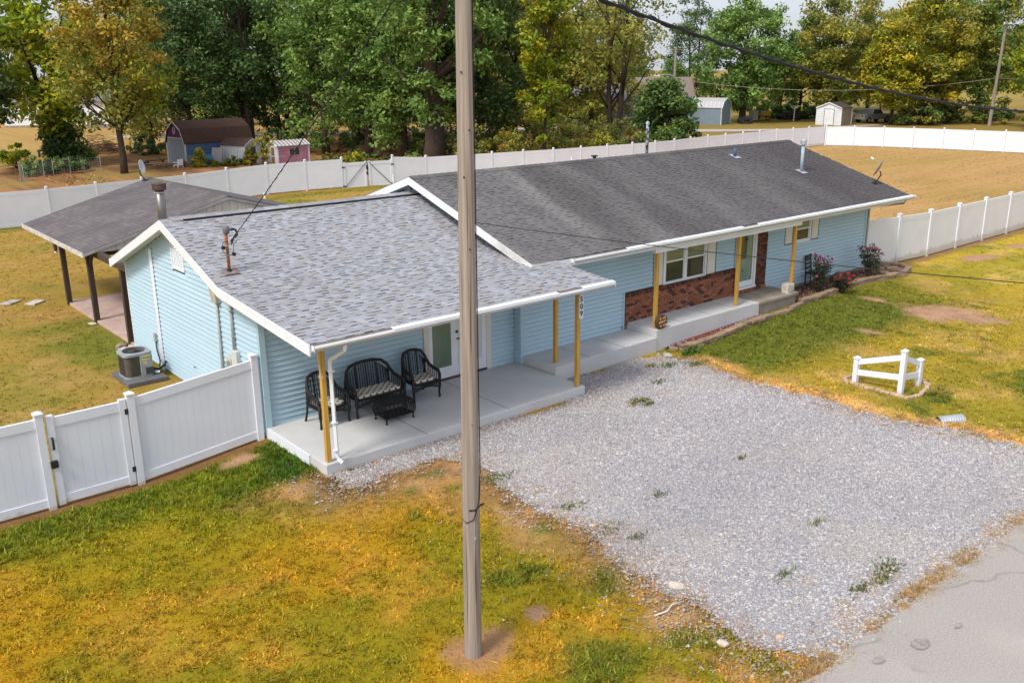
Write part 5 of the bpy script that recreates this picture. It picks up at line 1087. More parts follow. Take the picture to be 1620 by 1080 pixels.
# ------------------------------------------------------------------ sheds beyond the back fence
def shed(name, label, c, th, Lr, Ll, hw, hr, gable, mr, ml, mroof, mtrim, gambrel=False, over=.12, ribs=0):
    """corner c is the near one; local x runs along the right-hand face, y along the left-hand face"""
    t = thing(name, label, 'shed', (*c, 0), rad(th), None, local=True)
    sw = gable == 'R'; W_ = Lr if sw else Ll; L_ = Ll if sw else Lr; f = (lambda u, v, z: (u, v, z)) if sw else (lambda u, v, z: (v, u, z))
    if gambrel: pr = [(0,0),(W_,0),(W_,hw),(W_*.86,hw+(hr-hw)*.62),(W_/2,hr),(W_*.14,hw+(hr-hw)*.62),(0,hw)]
    else: pr = [(0,0),(W_,0),(W_,hw),(W_/2,hr),(0,hw)]
    n = len(pr); V = [f(u,0,z) for u,z in pr]+[f(u,L_,z) for u,z in pr]
    MB().add(V, [tuple(range(n)), tuple(range(n,2*n))]).add(V, [(0,n,2*n-1,n-1),(1,2,n+2,n+1)]).build('wall', mr if sw else ml, t)
    if sw: MB().box(-.012,-.002,0,L_,0,hw).build('side_wall', ml, t)
    else: MB().box(0,L_,-.012,-.002,0,hw).build('side_wall', mr, t)
    top = pr[2:]; m = MB(); o = [(u+(.1 if i == 0 else -.1 if i == len(top)-1 else 0), z-(.05 if i in (0,len(top)-1) else 0)+.03) for i, (u,z) in enumerate(top)]
    for (ua,za_),(ub,zb2) in zip(o[:-1], o[1:]): m.hexa([f(ua,-over,za_),f(ub,-over,zb2),f(ub,L_+over,zb2),f(ua,L_+over,za_),f(ua,-over,za_+.05),f(ub,-over,zb2+.05),f(ub,L_+over,zb2+.05),f(ua,L_+over,za_+.05)])
    r = m.build('roof', mroof, t)
    m = MB()
    for (ua,za_),(ub,zb2) in zip(o[:-1], o[1:]): m.hexa([f(ua,-over-.03,za_-.06),f(ub,-over-.03,zb2-.06),f(ub,-over-.002,zb2-.06),f(ua,-over-.002,za_-.06),f(ua,-over-.03,za_+.06),f(ub,-over-.03,zb2+.06),f(ub,-over-.002,zb2+.06),f(ua,-over-.002,za_+.06)])
    m.build('trim', mtrim, r)
    if ribs:
        for (ua,za_),(ub,zb2) in zip(o[:-1], o[1:]):
            for i in range(ribs+1):
                v = -over+(L_+2*over-.05)*i/ribs; MB().hexa([f(ua,v,za_+.05),f(ub,v,zb2+.05),f(ub,v+.05,zb2+.05),f(ua,v+.05,za_+.05),f(ua,v,za_+.085),f(ub,v,zb2+.085),f(ub,v+.05,zb2+.085),f(ua,v+.05,za_+.085)]).build('roof_rib', mtrim, r)
    for x, y in ((0,0),(Lr,0),(0,Ll)): MB().box(x-.05,x+.05,y-.05,y+.05,0,hw-.02).build('corner_trim', mtrim, t)
    return t
BSH = mat('brown_shingle_roof', (.085,.045,.032), (.055,.03,.024), scale=8, rough=.95, bump=.01, dirt=((.40,.20,.07), 5, .72, .8))
GBL = mat('grey_blue_board', (.30,.355,.42), (.24,.29,.35), scale=3, stretch=(5,5,.4), rough=.8); BLUEW = mat('blue_board', (.075,.14,.25), (.06,.11,.20), scale=3, rough=.8); PURP = mat('purple_paint', (.10,.03,.14), rough=.7)
b = shed('barn_shed', 'old grey and purple barn shed with brown gambrel roof and oval window', (19.3,56.9), 10, 6.0, 2.55, 1.75, 3.35, 'L', BLUEW, GBL, BSH, mat('cream_trim', (.58,.55,.50), rough=.7), True)
MB().prism([(.25,2.2),(2.3,2.2),(2.19,2.72),(1.275,3.28),(.36,2.72)], 'x', -.03, -.005).build('gable_panel', PURP, b)
MB().box(-.05,-.006,.22,2.33,2.14,2.2).build('trim', b.children[0].data.materials[0] if False else bpy.data.materials['cream_trim'], b)
m_ = MB(); m_.tube([(-.05, 1.275+.14*math.cos(a), 2.72+.24*math.sin(a)) for a in np.linspace(0,6.2832,19)], .035, 5); m_.build('oval_window', bpy.data.materials['cream_trim'], b)
m_ = MB(); [m_.box(-.008,-.002,.1+.26*i,.11+.26*i,.05,2.1) for i in range(10)]; m_.build('board_joint', DARKG, b, kind='stuff')
CORR = mat('corrugated_grey', (.20,.205,.22), (.15,.15,.16), scale=4, stretch=(.4,1,4), rough=.6)
t = thing('corrugated_panel', 'dark grey corrugated sheet standing in front of the barn shed', 'panel', (20.3,56.2,0)); m = MB()
for i in range(10): m.box(19.1,22.2,56.2+.02*(i%2),56.26+.02*(i%2),.08+.085*i,.165+.085*i)
m.build('sheet', CORR, t)
WHB = mat('chalky_white_board', (.56,.58,.60), (.45,.48,.52), scale=3, stretch=(4,4,.5), rough=.85, dirt=((.30,.27,.24), 1.5, .62, .5))
b = shed('small_shed', 'small weathered white shed with leaf strewn brown roof behind a sapling', (22.6,53.5), 25, 1.7, 2.3, 1.62, 2.05, 'R', WHB, WHB, BSH, WHB)
MB().box(.5,1.2,-.03,-.004,0,1.5).build('door_opening', DARKG, b); m_ = MB(); [m_.box(-.03,-.014,.15+.3*i,.165+.3*i,.05,1.55) for i in range(7)]; m_.build('board_joint', GREYP, b, kind='stuff')
tag(MB().obox((20.95,55.0,.75), (.06,.9,1.5), (0,.28,.6)).build('leaning_board', mat('weathered_sheet', (.30,.27,.27), rough=.9)), 'grey weathered board leaning between barn shed and small white shed', 'board')
PK = mat('faded_pink_board', (.52,.22,.30), (.62,.47,.49), scale=2.2, stretch=(.6,.6,6), lo=.48, hi=.7, rough=.85)
b = shed('playhouse_shed', 'small pink and white shed with ribbed white roof and one window', (25.1,53.1), 3, 2.75, 1.5, 1.42, 1.75, 'L', PK, mat('white_lap_board', (.66,.69,.72), (.58,.60,.63), scale=2, rough=.7), mat('dull_metal_roof', (.36,.33,.32), (.26,.23,.22), scale=4, rough=.6), WHITE, ribs=9)
wn = MB().box(1.05,1.85,-.04,-.014,.72,1.22).build('window', DARKG, b); MB().box(1.43,1.48,-.05,-.041,.74,1.2).build('mullion', GREYP, wn)
MB().box(-.03,-.004,.55,1.0,.05,1.3).build('door', mat('brown_door', (.22,.11,.06), rough=.8), b); MB().box(-.035,-.031,.5,1.05,.62,.68).build('door_rail', WHITE, b)
m_ = MB(); [m_.box(-.008,-.002,.05,1.48,.12+.15*i,.13+.15*i) for i in range(9)]; m_.build('board_joint', GREYP, b, kind='stuff')
m_ = MB(); [m_.box(.05,2.7,-.02,-.0125,.12+.15*i,.13+.15*i) for i in range(9)]; m_.build('board_joint', mat('pink_joint', (.40,.15,.21)), b, kind='stuff')  # board joints in a deeper pink than the boards
SB = mat('slate_blue_metal', (.20,.255,.315), (.18,.235,.29), scale=2, rough=.55)
b = shed('metal_shed', 'slate blue metal barn shed with pale ribbed gambrel roof', (87.75,59.1), 16, 3.0, 4.6, 2.05, 3.15, 'R', SB, SB, mat('pale_metal_roof', (.42,.42,.44), rough=.5), mat('pale_trim', (.62,.62,.62), rough=.5), True, ribs=9)
TANW = mat('tan_lap_board', (.33,.27,.20), (.28,.225,.165), scale=2, rough=.7)
b = shed('garden_shed', 'white fronted garden shed with tan side behind the far fence corner', (96.3,47.8), 5, 2.75, 3.2, 2.05, 2.65, 'L', TANW, WHITE, mat('dark_brown_roof', (.08,.065,.06), rough=.8), WHITE)
m_ = MB(); m_.box(-.05,-.02,.95,2.15,.05,1.9); dd_ = m_.build('door', WHITE, b); MB().box(-.06,-.051,.9,.95,.03,1.95).build('door_edge', BROWNM, b); MB().box(-.06,-.051,2.15,2.2,.03,1.95).build('door_edge', BROWNM, b); MB().box(-.06,-.051,.95,2.15,1.9,1.95).build('door_edge', BROWNM, b)
m_ = MB(); [m_.box(-.012,-.002,.05,3.15,.15+.2*i,.165+.2*i).box(.05,2.7,-.03,-.0125,.15+.2*i,.165+.2*i) for i in range(9)]; m_.build('board_joint', GREYP, b, kind='stuff')
# ------------------------------------------------------------------ things in the neighbour's yard
pc_ = thing('plastic_chair', 'white plastic garden chair on leaves before the barn shed', 'chair', (17.9,54.9,0), rad(200), None, local=True)
for sx in (-1,1):
    for y in (-.22,.22): MB().tube([(sx*.25,y,0),(sx*.22,y*.95,.42)], .03, 6).build('leg', WHITE, pc_)
    MB().box(sx*.26-.03,sx*.26+.03,-.25,.22,.60,.64).build('armrest', WHITE, pc_)
MB().box(-.25,.25,-.25,.25,.40,.44).build('seat', WHITE, pc_); MB().box(-.25,.25,.22,.26,.44,.85).build('backrest', WHITE, pc_)
br = thing('barrel', 'bright blue plastic barrel beside shrubs before the barn shed', 'barrel', (20.4,55.3,0)); MB().lathe([(.26,0),(.3,.1),(.31,.45),(.3,.8),(.25,.9)], (20.4,55.3,0), 14).build('body', mat('blue_plastic', (.02,.20,.42), rough=.5), br, smooth=True); MB().lathe([(.26,0),(.26,.04)], (20.4,55.3,.90), 14).build('lid', bpy.data.materials['blue_plastic'], br)
tag(MB().tube([(18.5,55.2+.30*math.cos(a),.30+.30*math.sin(a)) for a in np.linspace(0,6.2832,17)], .1, 8).build('wheel_rim', mat('rusty_brown', (.14,.055,.035), rough=.9)), 'rust brown wheel leaning next to the white plastic chair', 'wheel')
tag(MB().add([(16.0,58.2,0),(17.4,57.6,0),(17.5,58.9,0),(16.2,59.3,0),(16.3,58.5,.55),(16.9,58.3,.45)], [(0,1,5,4),(1,2,5),(2,3,4,5),(3,0,4)]).build('tarp', RUBBER), 'black tarpaulin heap lying right of the golden tree trunk', 'tarpaulin')
bt = thing('bench', 'low brown slatted bench on leaves near the barn shed', 'bench', (18.0,60.2,0)); MB().box(17.3,18.8,60.0,60.4,.34,.42).build('seat', DARKW, bt); [MB().box(x,x+.1,60.05,60.35,0,.34).build('leg', DARKW, bt) for x in (17.4,18.6)]
tag(MB().tube([(13.5,57.0,.45),(17.6,56.3,.5),(20,55.9,.3)], .04, 5).build('long_pole', CREO), 'long grey pole lying across the leaves behind the pavilion ridge', 'pole')
def twigs(name, label, cx, cy, r0, h, n, m, seed, cat='brush pile'):
    r = random.Random(seed); mb = MB()
    for i in range(n):
        a = r.uniform(0,6.28); q = r0*math.sqrt(r.random()); z = h*(1-(q/r0)**1.5)*r.uniform(.2,1); L = r.uniform(.5,1.3); b_ = r.uniform(0,6.28); s = r.uniform(-.25,.25)
        c = Vector((cx+q*math.cos(a), cy+q*math.sin(a), z+.03)); d = Vector((math.cos(b_), math.sin(b_), s))*L*.5; mb.tube([c-d, c+d*.2+Vector((0,0,.06)), c+d], r.uniform(.012,.03), 4)
    return tag(mb.build(name, m), label, cat)
twigs('brush_pile', 'rounded heap of dry brown branches left of the golden tree', 17.4, 72.6, 2.2, 1.9, 420, mat('dry_brush', (.17,.10,.055), (.10,.06,.035), scale=8, rough=.95), 1)
twigs('firewood_pile', 'low scattered pile of cut branches before the barn shed', 17.3, 55.9, 1.5, .4, 160, mat('cut_wood', (.22,.13,.075), (.12,.075,.05), scale=8, rough=.95), 2, 'wood pile')
wf = thing('wire_fence', 'old wire fence with thin steel posts in front of the ivy trunk', 'fence', (10.3,58.3,0))
for x, y in ((7.6,56.0),(9.2,57.3),(10.0,58.0),(11.2,58.2),(13.4,58.4)): MB().tube([(x,y,-.1),(x,y,1.15)], .025, 6).build('post', GALV, wf)
m = MB()
Q = [(7.6,56.0),(9.2,57.3),(10.0,58.0),(11.2,58.2),(13.4,58.4)]
for (a,b_),(c,d) in zip(Q[:-1],Q[1:]):
    for i in range(7): m.tube([(a,b_,.1+.16*i),(c,d,.1+.16*i)], .006, 3)
    k = int(math.hypot(c-a,d-b_)/.2)
    for i in range(k): m.tube([(a+(c-a)*i/k,b_+(d-b_)*i/k,.1),(a+(c-a)*i/k,b_+(d-b_)*i/k,1.06)], .005, 3)
m.build('wire', GALV, wf)
gf = thing('tube_gate', 'rusty bent tube gate frame at the far left beyond the fence', 'gate', (6.4,55.5,0)); MB().tube([(5.6,55.4,.1),(5.7,55.4,1.0),(5.9,55.45,1.12),(6.9,55.6,1.12),(7.05,55.6,1.0),(7.1,55.6,.1)], .025, 6).build('frame', RUST, gf)
for x, y, h in ((5.3,55.3,1.3),(7.35,55.6,1.35)): MB().box(x-.07,x+.07,y-.07,y+.07,-.1,h).build('post', CREO, gf)
# lawn machines by the blue shed
def machine(name, label, cat, x, y, rz, body, s=1):
    t = thing(name, label, cat, (x,y,0), rz, None, local=True)
    MB().box(-.45*s,.05*s,-.38*s,.38*s,.35*s,.62*s).build('fender', body, t, bevel=.05); MB().box(.1*s,.95*s,-.28*s,.28*s,.38*s,.82*s).build('hood', body, t, bevel=.07)
    MB().box(-.35*s,.0,-.22*s,.22*s,.62*s,.70*s).build('seat', RUBBER, t); MB().hexa([(-.42*s,-.22*s,.68*s),(-.32*s,-.22*s,.68*s),(-.32*s,.22*s,.68*s),(-.42*s,.22*s,.68*s),(-.52*s,-.2*s,1.02*s),(-.46*s,-.2*s,1.02*s),(-.46*s,.2*s,1.02*s),(-.52*s,.2*s,1.02*s)]).build('seat_back', RUBBER, t)
    MB().tube([(.2*s,0,.8*s),(.08*s,0,1.0*s)], .02, 6).tube([(.06*s+.05*math.cos(a)*s,.15*math.sin(a)*s,1.0*s+.05*math.cos(a)) for a in np.linspace(0,6.2832,11)], .015, 4).build('steering_wheel', RUBBER, t)
    for a, r_, w_ in ((-.25,.30,.24),(.72,.21,.18)):
        for sy in (-1,1):
            wv = MB().tube([(a*s,sy*.40*s-w_*s/2,r_*s),(a*s,sy*.40*s+w_*s/2,r_*s)], r_*s, 14).build('wheel', RUBBER, t); MB().tube([(a*s,sy*(.40+w_/2+.005)*s,r_*s),(a*s,sy*(.40+w_/2+.02)*s,r_*s)], r_*.5*s, 10).build('rim', body, wv)
    MB().box(-.1*s,.55*s,-.5*s,.5*s,.1*s,.26*s).build('mower_deck', body, t, bevel=.04); return t
machine('lawn_tractor', 'yellow ride-on mower parked under trees behind the slate blue shed', 'lawn mower', 99.2, 61.6, rad(-55), mat('yellow_paint', (.52,.30,.015), rough=.4), 1.5)
machine('lawn_tractor', 'small black ride-on mower at the right side of the slate blue shed', 'lawn mower', 91.6, 58.6, rad(-35), BLACKM, 1.15)
machine('lawn_tractor', 'dark brown ride-on mower in tree shade right of the yellow one', 'lawn mower', 102.6, 60.2, rad(-20), BROWNM, 1.3)
gr = thing('storage_bin', 'tan upright storage bin standing between the parked mowers', 'bin', (97.0,61.0,0)); MB().box(96.5,97.5,60.6,61.4,.15,1.25).build('body', BEIGE, gr); MB().box(96.45,97.55,60.55,61.45,1.25,1.35).build('lid', BEIGE, gr)
tp = thing('clothes_post', 'white T shaped clothes line post on the lawn by the hedge', 'post', (100.4,57.1,0)); MB().tube([(100.4,57.1,0),(100.5,57.1,1.9)], .07, 6).build('pole', WHITE, tp); MB().tube([(100.0,57.5,1.9),(101.1,56.6,1.9)], .05, 6).build('arm', WHITE, tp)
tag(MB().tube([(101.2,56.5,1.75),(101.2,56.5,1.35)], .13, 8).build('hanging_basket', mat('lime', (.55,.55,.03), rough=.7)), 'small bright yellow item hanging from the clothes line post', 'basket')
cr = thing('parked_car', 'silver pickup parked behind the garden shed under a yellow tree', 'car', (104.5,48.3,0), rad(-12), None, local=True)
SIL = mat('silver_paint', (.42,.43,.45), rough=.3, metal=.4)
MB().prism([(-2.5,.45),(2.5,.45),(2.6,.6),(2.55,1.0),(1.5,1.08),(.9,1.1),(.3,1.7),(-.9,1.72),(-1.1,1.1),(-2.55,1.08)], 'y', -.9, .9).build('body', SIL, cr, bevel=.06)
MB().prism([(.78,1.14),(.28,1.62),(-.2,1.64),(-.2,1.14)], 'y', -.915, .915).build('side_window', DARKG, cr); MB().prism([(-.28,1.14),(-.28,1.64),(-.84,1.64),(-.98,1.14)], 'y', -.915, .915).build('side_window', DARKG, cr)
for x in (-1.6,1.6):
    for sy in (-1,1):
        wv = MB().tube([(x,sy*.82-.1,.38),(x,sy*.82+.1,.38)], .38, 18).build('wheel', RUBBER, cr); MB().tube([(x,sy*.93,.38),(x,sy*.94,.38)], .2, 12).build('rim', GALV, wv)
for y in (-.65,.65): MB().box(2.57,2.60,y-.15,y+.15,.72,.88).build('headlight', GLASS, cr); MB().box(-2.58,-2.54,y-.12,y+.12,.8,1.0).build('tail_light', REDM, cr)
# far poles and the line between them
fp = thing('utility_pole', 'tall grey utility pole with crossarm beyond the far right fence', 'utility pole', (106.8,34.6,0)); MB().tube([(106.6,34.7,0),(107.0,34.5,11.7)], [.2,.15], 10).build('pole', CREO, fp); MB().box(106.2,108.1,34.35,34.5,11.2,11.35).build('crossarm', CREO, fp)
for x in (106.3,107.2,108.0): MB().lathe([(.05,0),(.09,.05),(.05,.2)], (x,34.43,11.35), 8).build('insulator', WHITE, fp)
lp = thing('street_light', 'distant wooden pole with a curved street light arm among trees', 'street light', (81.3,61.5,0)); MB().tube([(81.3,61.5,0),(81.5,61.5,9.3)], .15, 8).build('pole', CREO, lp); MB().box(80.9,82.3,61.1,61.25,8.9,9.0).build('crossarm', CREO, lp); MB().tube([(81.4,61.5,5.9),(80.7,62.0,6.15),(79.9,62.6,6.1)], .05, 6).build('arm', GALV, lp); MB().obox((79.7,62.8,6.05), (.7,.3,.15), (0,0,-.6)).build('lamp_head', WHITE, lp)
cable('power_line', 'thin pale wire strung between the two distant poles', (106.8,34.6,5.45), (81.4,61.5,5.6), 1.35, .03, CREO)
cable('power_line', 'thin pale wire leaving the far pole towards the right frame edge', (106.8,34.6,5.45), (150,20,6), 1.0, .03, CREO)
cable('street_cable', 'thick black twisted cable bundle sweeping across the upper right of the view', (-1.1,-6.1,8.45), (36.6,-6.1,8.45), 2.31, .020, n=60, twist=1)
cable('phone_line', 'thin black drop wire from the roof edge crossing in front of the porch', (6.12,3.3,3.64), (11.5,-20,4.4), .30, .009, n=40)
# ------------------------------------------------------------------ neighbouring houses, lane and far road
def flat(name, P, z, m): return MB().add([(x,y,z) for x,y in P], [tuple(range(len(P)))]).build(name, m, kind='structure')
flat('far_road', [(-60,135),(23,99),(45,84),(80,66),(79,63),(44,80.5),(21.5,94.5),(-62,131)], .06, mat('pale_road', (.40,.37,.36), (.34,.31,.30), scale=.5, rough=.95))
flat('gravel_lane', [(74,54.5),(79,50),(86,46.5),(100,44),(100.5,45.5),(87,48.5),(82,52.5),(78,57)], .05, mat('lane_gravel', (.46,.40,.36), (.38,.33,.29), scale=1.5, rough=.95))
def farhouse(name, label, c, rz, L, D, hw, hr, mw, mr, wins, porch=False):
    t = thing(name, label, 'house', (*c,0), rad(rz), None, local=True)
    MB().box(0,L,0,D,0,.5).build('foundation', CONC2, t); MB().prism([(0,.5),(D,.5),(D,hw),(D/2,hr-.1),(0,hw)], 'x', 0, L).build('wall', mw, t)
    r = MB().prism([(-.4,hw-.1),(D/2,hr),(D+.4,hw-.1),(D+.4,hw+.05),(D/2,hr+.18),(-.4,hw+.05)], 'x', -.4, L+.4).build('roof', mr, t)
    for x in wins:
        f = MB().box(x-.08,x+1.08,-.05,-.004,1.1,2.45).build('window', WHITE, t); MB().box(x,x+1.0,-.06,-.052,1.2,2.35).build('pane', DARKG, f); MB().box(x,x+1.0,-.07,-.061,1.75,1.8).build('mullion', WHITE, f)
        for s in (-.42,1.12): MB().box(x+s,x+s+.3,-.04,-.004,1.1,2.45).build('shutter', BLACKM, t)
    if porch:
        a = L*.3; MB().prism([(a,2.9),(a+4,2.9),(a+2,4.3)], 'y', -2.2, -.0).build('porch_roof', mr, t)
        for x in (a+.15,a+1.9,a+3.85): MB().box(x-.1,x+.1,-2.1,-1.9,.3,2.9).build('porch_post', WHITE, t)
        MB().box(a,a+4,-2.2,0,.0,.3).build('porch_floor', CONC, t); MB().box(a+.1,a+3.9,-2.05,-1.98,.6,1.2).build('railing', WHITE, t)
    return t
GRF = mat('grey_roof', (.20,.19,.20), (.16,.155,.16), scale=2, rough=.9)
farhouse('distant_house', 'white house with dark shutters seen between the two left trees', (20,120), -35, 16, 8, 3.4, 5.6, mat('far_white_wall', (.72,.74,.76), rough=.6), GRF, (4.2,8.6,13))
farhouse('distant_house', 'distant blue-grey house with small white post porch behind the shrubs', (68.3,66.3), -42, 6.5, 6, 3.2, 5.2, mat('far_grey_wall', (.16,.20,.26), rough=.7), GRF, (.6,), True)
farhouse('distant_house', 'distant house with a brown roof behind the dark round bush', (80.5,73), -40, 12, 8, 3.0, 5.5, mat('far_tan_wall', (.42,.38,.34), rough=.7), mat('far_brown_roof', (.22,.17,.16), rough=.9), (2,8))
# ------------------------------------------------------------------ trees
DK = [(0.081, 0.148, 0.046), (0.107, 0.183, 0.055), (0.065, 0.117, 0.041), (0.139, 0.216, 0.065)]
MD = [(0.158, 0.27, 0.06), (0.205, 0.332, 0.074), (0.123, 0.218, 0.051), (0.255, 0.37, 0.084)]
OL = [(0.276, 0.284, 0.052), (0.35, 0.335, 0.06), (0.212, 0.232, 0.044), (0.406, 0.353, 0.062), (0.185, 0.232, 0.045)]
YG = [(0.302, 0.372, 0.024), (0.385, 0.429, 0.026), (0.206, 0.286, 0.024), (0.468, 0.458, 0.028), (0.151, 0.229, 0.022)]
GD = [(0.378, 0.272, 0.032), (0.462, 0.334, 0.038), (0.273, 0.231, 0.032), (0.2, 0.202, 0.032), (0.493, 0.347, 0.053)]
BY = [(0.25, 0.32, 0.02), (0.32, 0.36, 0.024), (0.17, 0.25, 0.02), (0.42, 0.37, 0.026), (0.14, 0.21, 0.02)]
YW = [(0.391, 0.38, 0.03), (0.483, 0.414, 0.03), (0.253, 0.287, 0.03), (0.184, 0.23, 0.03), (0.575, 0.437, 0.035)]
def tree(label, x, y, H, R, cb, cols, seed, ncl=110, per=105, leaf=.19, trunk=.2, low=None, stems=1, lean=(0,0), shape=1.0, group='trees beyond the back fence', name='tree', cr_=(.9,1.6), open_=0):
    r = np.random.default_rng(seed); t = thing(name, label, 'tree', (x,y,0), 0, group)
    ch = H-cb; zc = cb+ch*.5; C_ = []
    while len(C_) < ncl:
        p = r.uniform(-1, 1, 3); q = np.linalg.norm(p)
        if q > 1 or q < .25+.35*open_*r.random(): continue
        prof = 1-.35*max(0, p[2])**1.5*shape; lob = .78+.34*vn(np.array([math.atan2(p[1],p[0])*1.6+seed]), np.array([p[2]*1.7+seed*3.1]), 1, seed)[0]
        C_.append((x+lean[0]*(p[2]+1)*.5+p[0]*R*prof*lob, y+lean[1]*(p[2]+1)*.5+p[1]*R*prof*lob, zc+p[2]*ch*.5*lob if p[2] > 0 else zc+p[2]*ch*.5))
    C_ = np.array(C_); rad_ = r.uniform(*cr_, len(C_))*min(1, R/4.2)
    parts_ = [(C_, rad_, cols)]
    if low:
        lo_ = C_[:,2] < zc+r.normal(0, ch*.08, len(C_))-ch*.08; parts_ = [(C_[~lo_], rad_[~lo_], cols), (C_[lo_], rad_[lo_], low)]
    Vs, Cs = [], []
    for a_, b_, c_ in parts_:
        V, Fq, c = leafcloud(a_, b_, per, leaf, c_, r, .62, .25); Vs.append(V); Cs.append(c)
    V = np.concatenate(Vs); npmesh('crown', V, np.arange(len(V)).reshape(-1, 4), LEAF, t, np.concatenate(Cs))
    mb = MB()
    for s in range(stems):
        a = 6.28*s/stems+seed; dx, dy = (0,0) if stems == 1 else (.5*math.cos(a), .5*math.sin(a)); top = np.array([x+dx*2.2+lean[0], y+dy*2.2+lean[1], cb+ch*.72])
        P = [(x+dx*.6, y+dy*.6, -.1)]+[(x+dx*.6+(top[0]-x-dx*.6)*u+r.normal(0,.08), y+dy*.6+(top[1]-y-dy*.6)*u+r.normal(0,.08), top[2]*u) for u in (.12,.3,.5,.75,1)]
        k = trunk/(1 if stems == 1 else 1.4); mb.tube(P, [k*1.35,k*1.05,k*.9,k*.75,k*.5,k*.2], 9)
        for j in r.choice(len(C_), min(len(C_), int(13/stems)+3), replace=False):
            e = C_[j]; u = np.clip((e[2]-cb*.6)/(top[2]+.1)*.75, .22, .9); b0 = np.array(P[0])*(1-u)+np.array(P[-1])*u; mid = b0*.45+e*.55+np.array([0,0,-.25]); mb.tube([tuple(b0), tuple(mid), tuple(e)], [k*.42,k*.26,k*.1], 6)
    mb.build('trunk', BARK, t, smooth=True); return t
T_ = [
 ('dark green tree cut off by the left picture edge', 5.6,61.8,13,3.0,2.2,DK,dict(trunk=.25)),
 ('bright yellow-green tree with ivy covered leaning twin trunks at far left', 12.3,64.0,15,4.6,2.8,YG,dict(stems=2,trunk=.34,lean=(-.8,.6),leaf=.25,per=80)),
 ('golden orange tree left of the barn shed', 13.95,54.9,15,4.1,2.3,GD,dict(trunk=.22,leaf=.17,per=110,low=OL+YG[:1])),
 ('olive tree behind the golden tree', 22.8,74.2,17,5,.6,OL,{}),
 ('dark green tree directly behind the barn roof, its left neighbour golden', 24.0,67.5,18,4.6,.8,DK,{}),
 ('dark green tree with several dark trunks behind the small white shed', 28.3,65.5,19,5.2,2.4,DK,dict(stems=3,trunk=.38)),
 ('dark green tree between the pink shed and the sheds behind it', 33.2,68.5,19,5,.8,DK,dict(stems=2,trunk=.35)),
 ('mid green tree with bare lower twigs right of the pink shed', 32.2,58.4,18,4.7,1.0,MD,dict(trunk=.3)),
 ('mid green tree above the yellow flowers by the back fence', 33.6,53.6,18,4.5,1.0,MD,dict(trunk=.3)),
 ('mid green tree left of the massive trunk', 34.8,50.0,17,4.0,.6,MD,dict(trunk=.28)),
 ('massive trunked green tree left of the utility pole', 33.9,44.6,19,5.4,3.4,MD,dict(trunk=.75,ncl=130)),
 ('dark green tree just right of the utility pole', 38.8,45.1,18,4.4,.9,DK,dict(trunk=.3)),
 ('slim olive tree behind the yellow-green one', 43.5,46.2,17,3.4,.5,OL,dict(trunk=.2)),
 ('slender bright yellow-green tree standing behind the long back fence', 39.5,37.9,16,2.35,1.4,BY,dict(trunk=.14,ncl=85,per=90,leaf=.18,shape=.6)),
 ('olive tree hiding a distant porch', 60.5,57.5,16,4,1.0,OL,{}),
 ('tall thin crowned tree with dark forked trunk and sparse olive leaves', 51.6,42.5,19,4.9,4.6,OL,dict(trunk=.34,stems=2,ncl=85,per=62,open_=1)),
 ('tree behind the round bush, olive with a full crown', 77.5,69.0,14,4.5,1.2,OL,{}),
 ('large green maple right of the slate blue shed', 94.0,60.5,16.5,6.4,1.2,MD,dict(ncl=150,leaf=.24,trunk=.4)),
 ('green tree between the large maple and the olive trees', 102.5,57.8,13.5,5,2,MD,dict(leaf=.23)),
 ('tall olive tree behind the garden shed', 101.5,51.8,17,6,2,OL,dict(ncl=140,leaf=.23)),
 ('low yellow tree arching over the silver pickup', 101.6,44.2,12,4.6,2.0,YW,dict(leaf=.22)),
 ('tall tree with golden yellow patches right of the pickup', 104.5,42.0,17,5.4,1.8,YW+OL,dict(ncl=130,leaf=.23)),
 ('olive tree left of the far utility pole', 110.5,43.5,17,5.5,1.2,OL,dict(ncl=130,leaf=.23)),
 ('wide olive tree behind the far utility pole', 116.0,40.5,18,6,1.2,OL+MD,dict(ncl=140,leaf=.23)),
 ('yellow-green tree at the right picture edge', 106.0,27.0,18,6,1.2,YG+MD,dict(ncl=140,leaf=.23)),
 ('olive tree beyond the right picture edge', 108.0,21.7,17,6,1.5,OL,dict(leaf=.23)),
]
protos = {}
for i, (lb, x, y, H, R_, cb, cols, kw) in enumerate(T_):
    protos[i] = tree(lb, x, y, H, R_, cb, cols, 100+i, **kw)
back_ = [(24.4,133,3),(31.1,120.7,9),(37.8,108.3,6),(43.5,106,4),(49,105.8,8),(54.3,94.6,11),(64.9,92.6,7),(74.2,84.8,9),(84.4,83.2,16),(95.2,84,6),(134.2,66.0,19),(131.7,57.5,23),(135.3,47.7,18),(136.8,39.6,22),(128,33,23),(28,92,8),(34.5,86,9),(41,80,7),(46,74,8),(40,66,5),(47,62,12),(53,66,16),(56,58,12),(66,60,16),(70,80,3)]
for i, (x, y, k) in enumerate(back_+[(100,92,6),(110,86,9),(119,78,18),(126,66,19),(92,78,8),(86,76,6),(117,62,18),(113,68,6),(120,56,19),(104,68,9)]):
    r = dup(protos[k], (x, y, 0), rad(70*i+40), 'tree in the far row behind the nearer trees'); r['group'] = 'far row of trees'
    if i >= len(back_): r.scale = (.62,.62,.52); r['label'] = 'low far tree closing the view under the taller crowns'
dup(protos[6], (116.5,87.5,0), rad(20), 'dark bluish tree far off in the gap of sky')
tree('dense dark green round bush tree left of the slate blue shed', 53.8, 38.6, 6.6, 3.1, .3, DK+MD, 301, ncl=80, per=90, leaf=.2, trunk=.15, group=None)
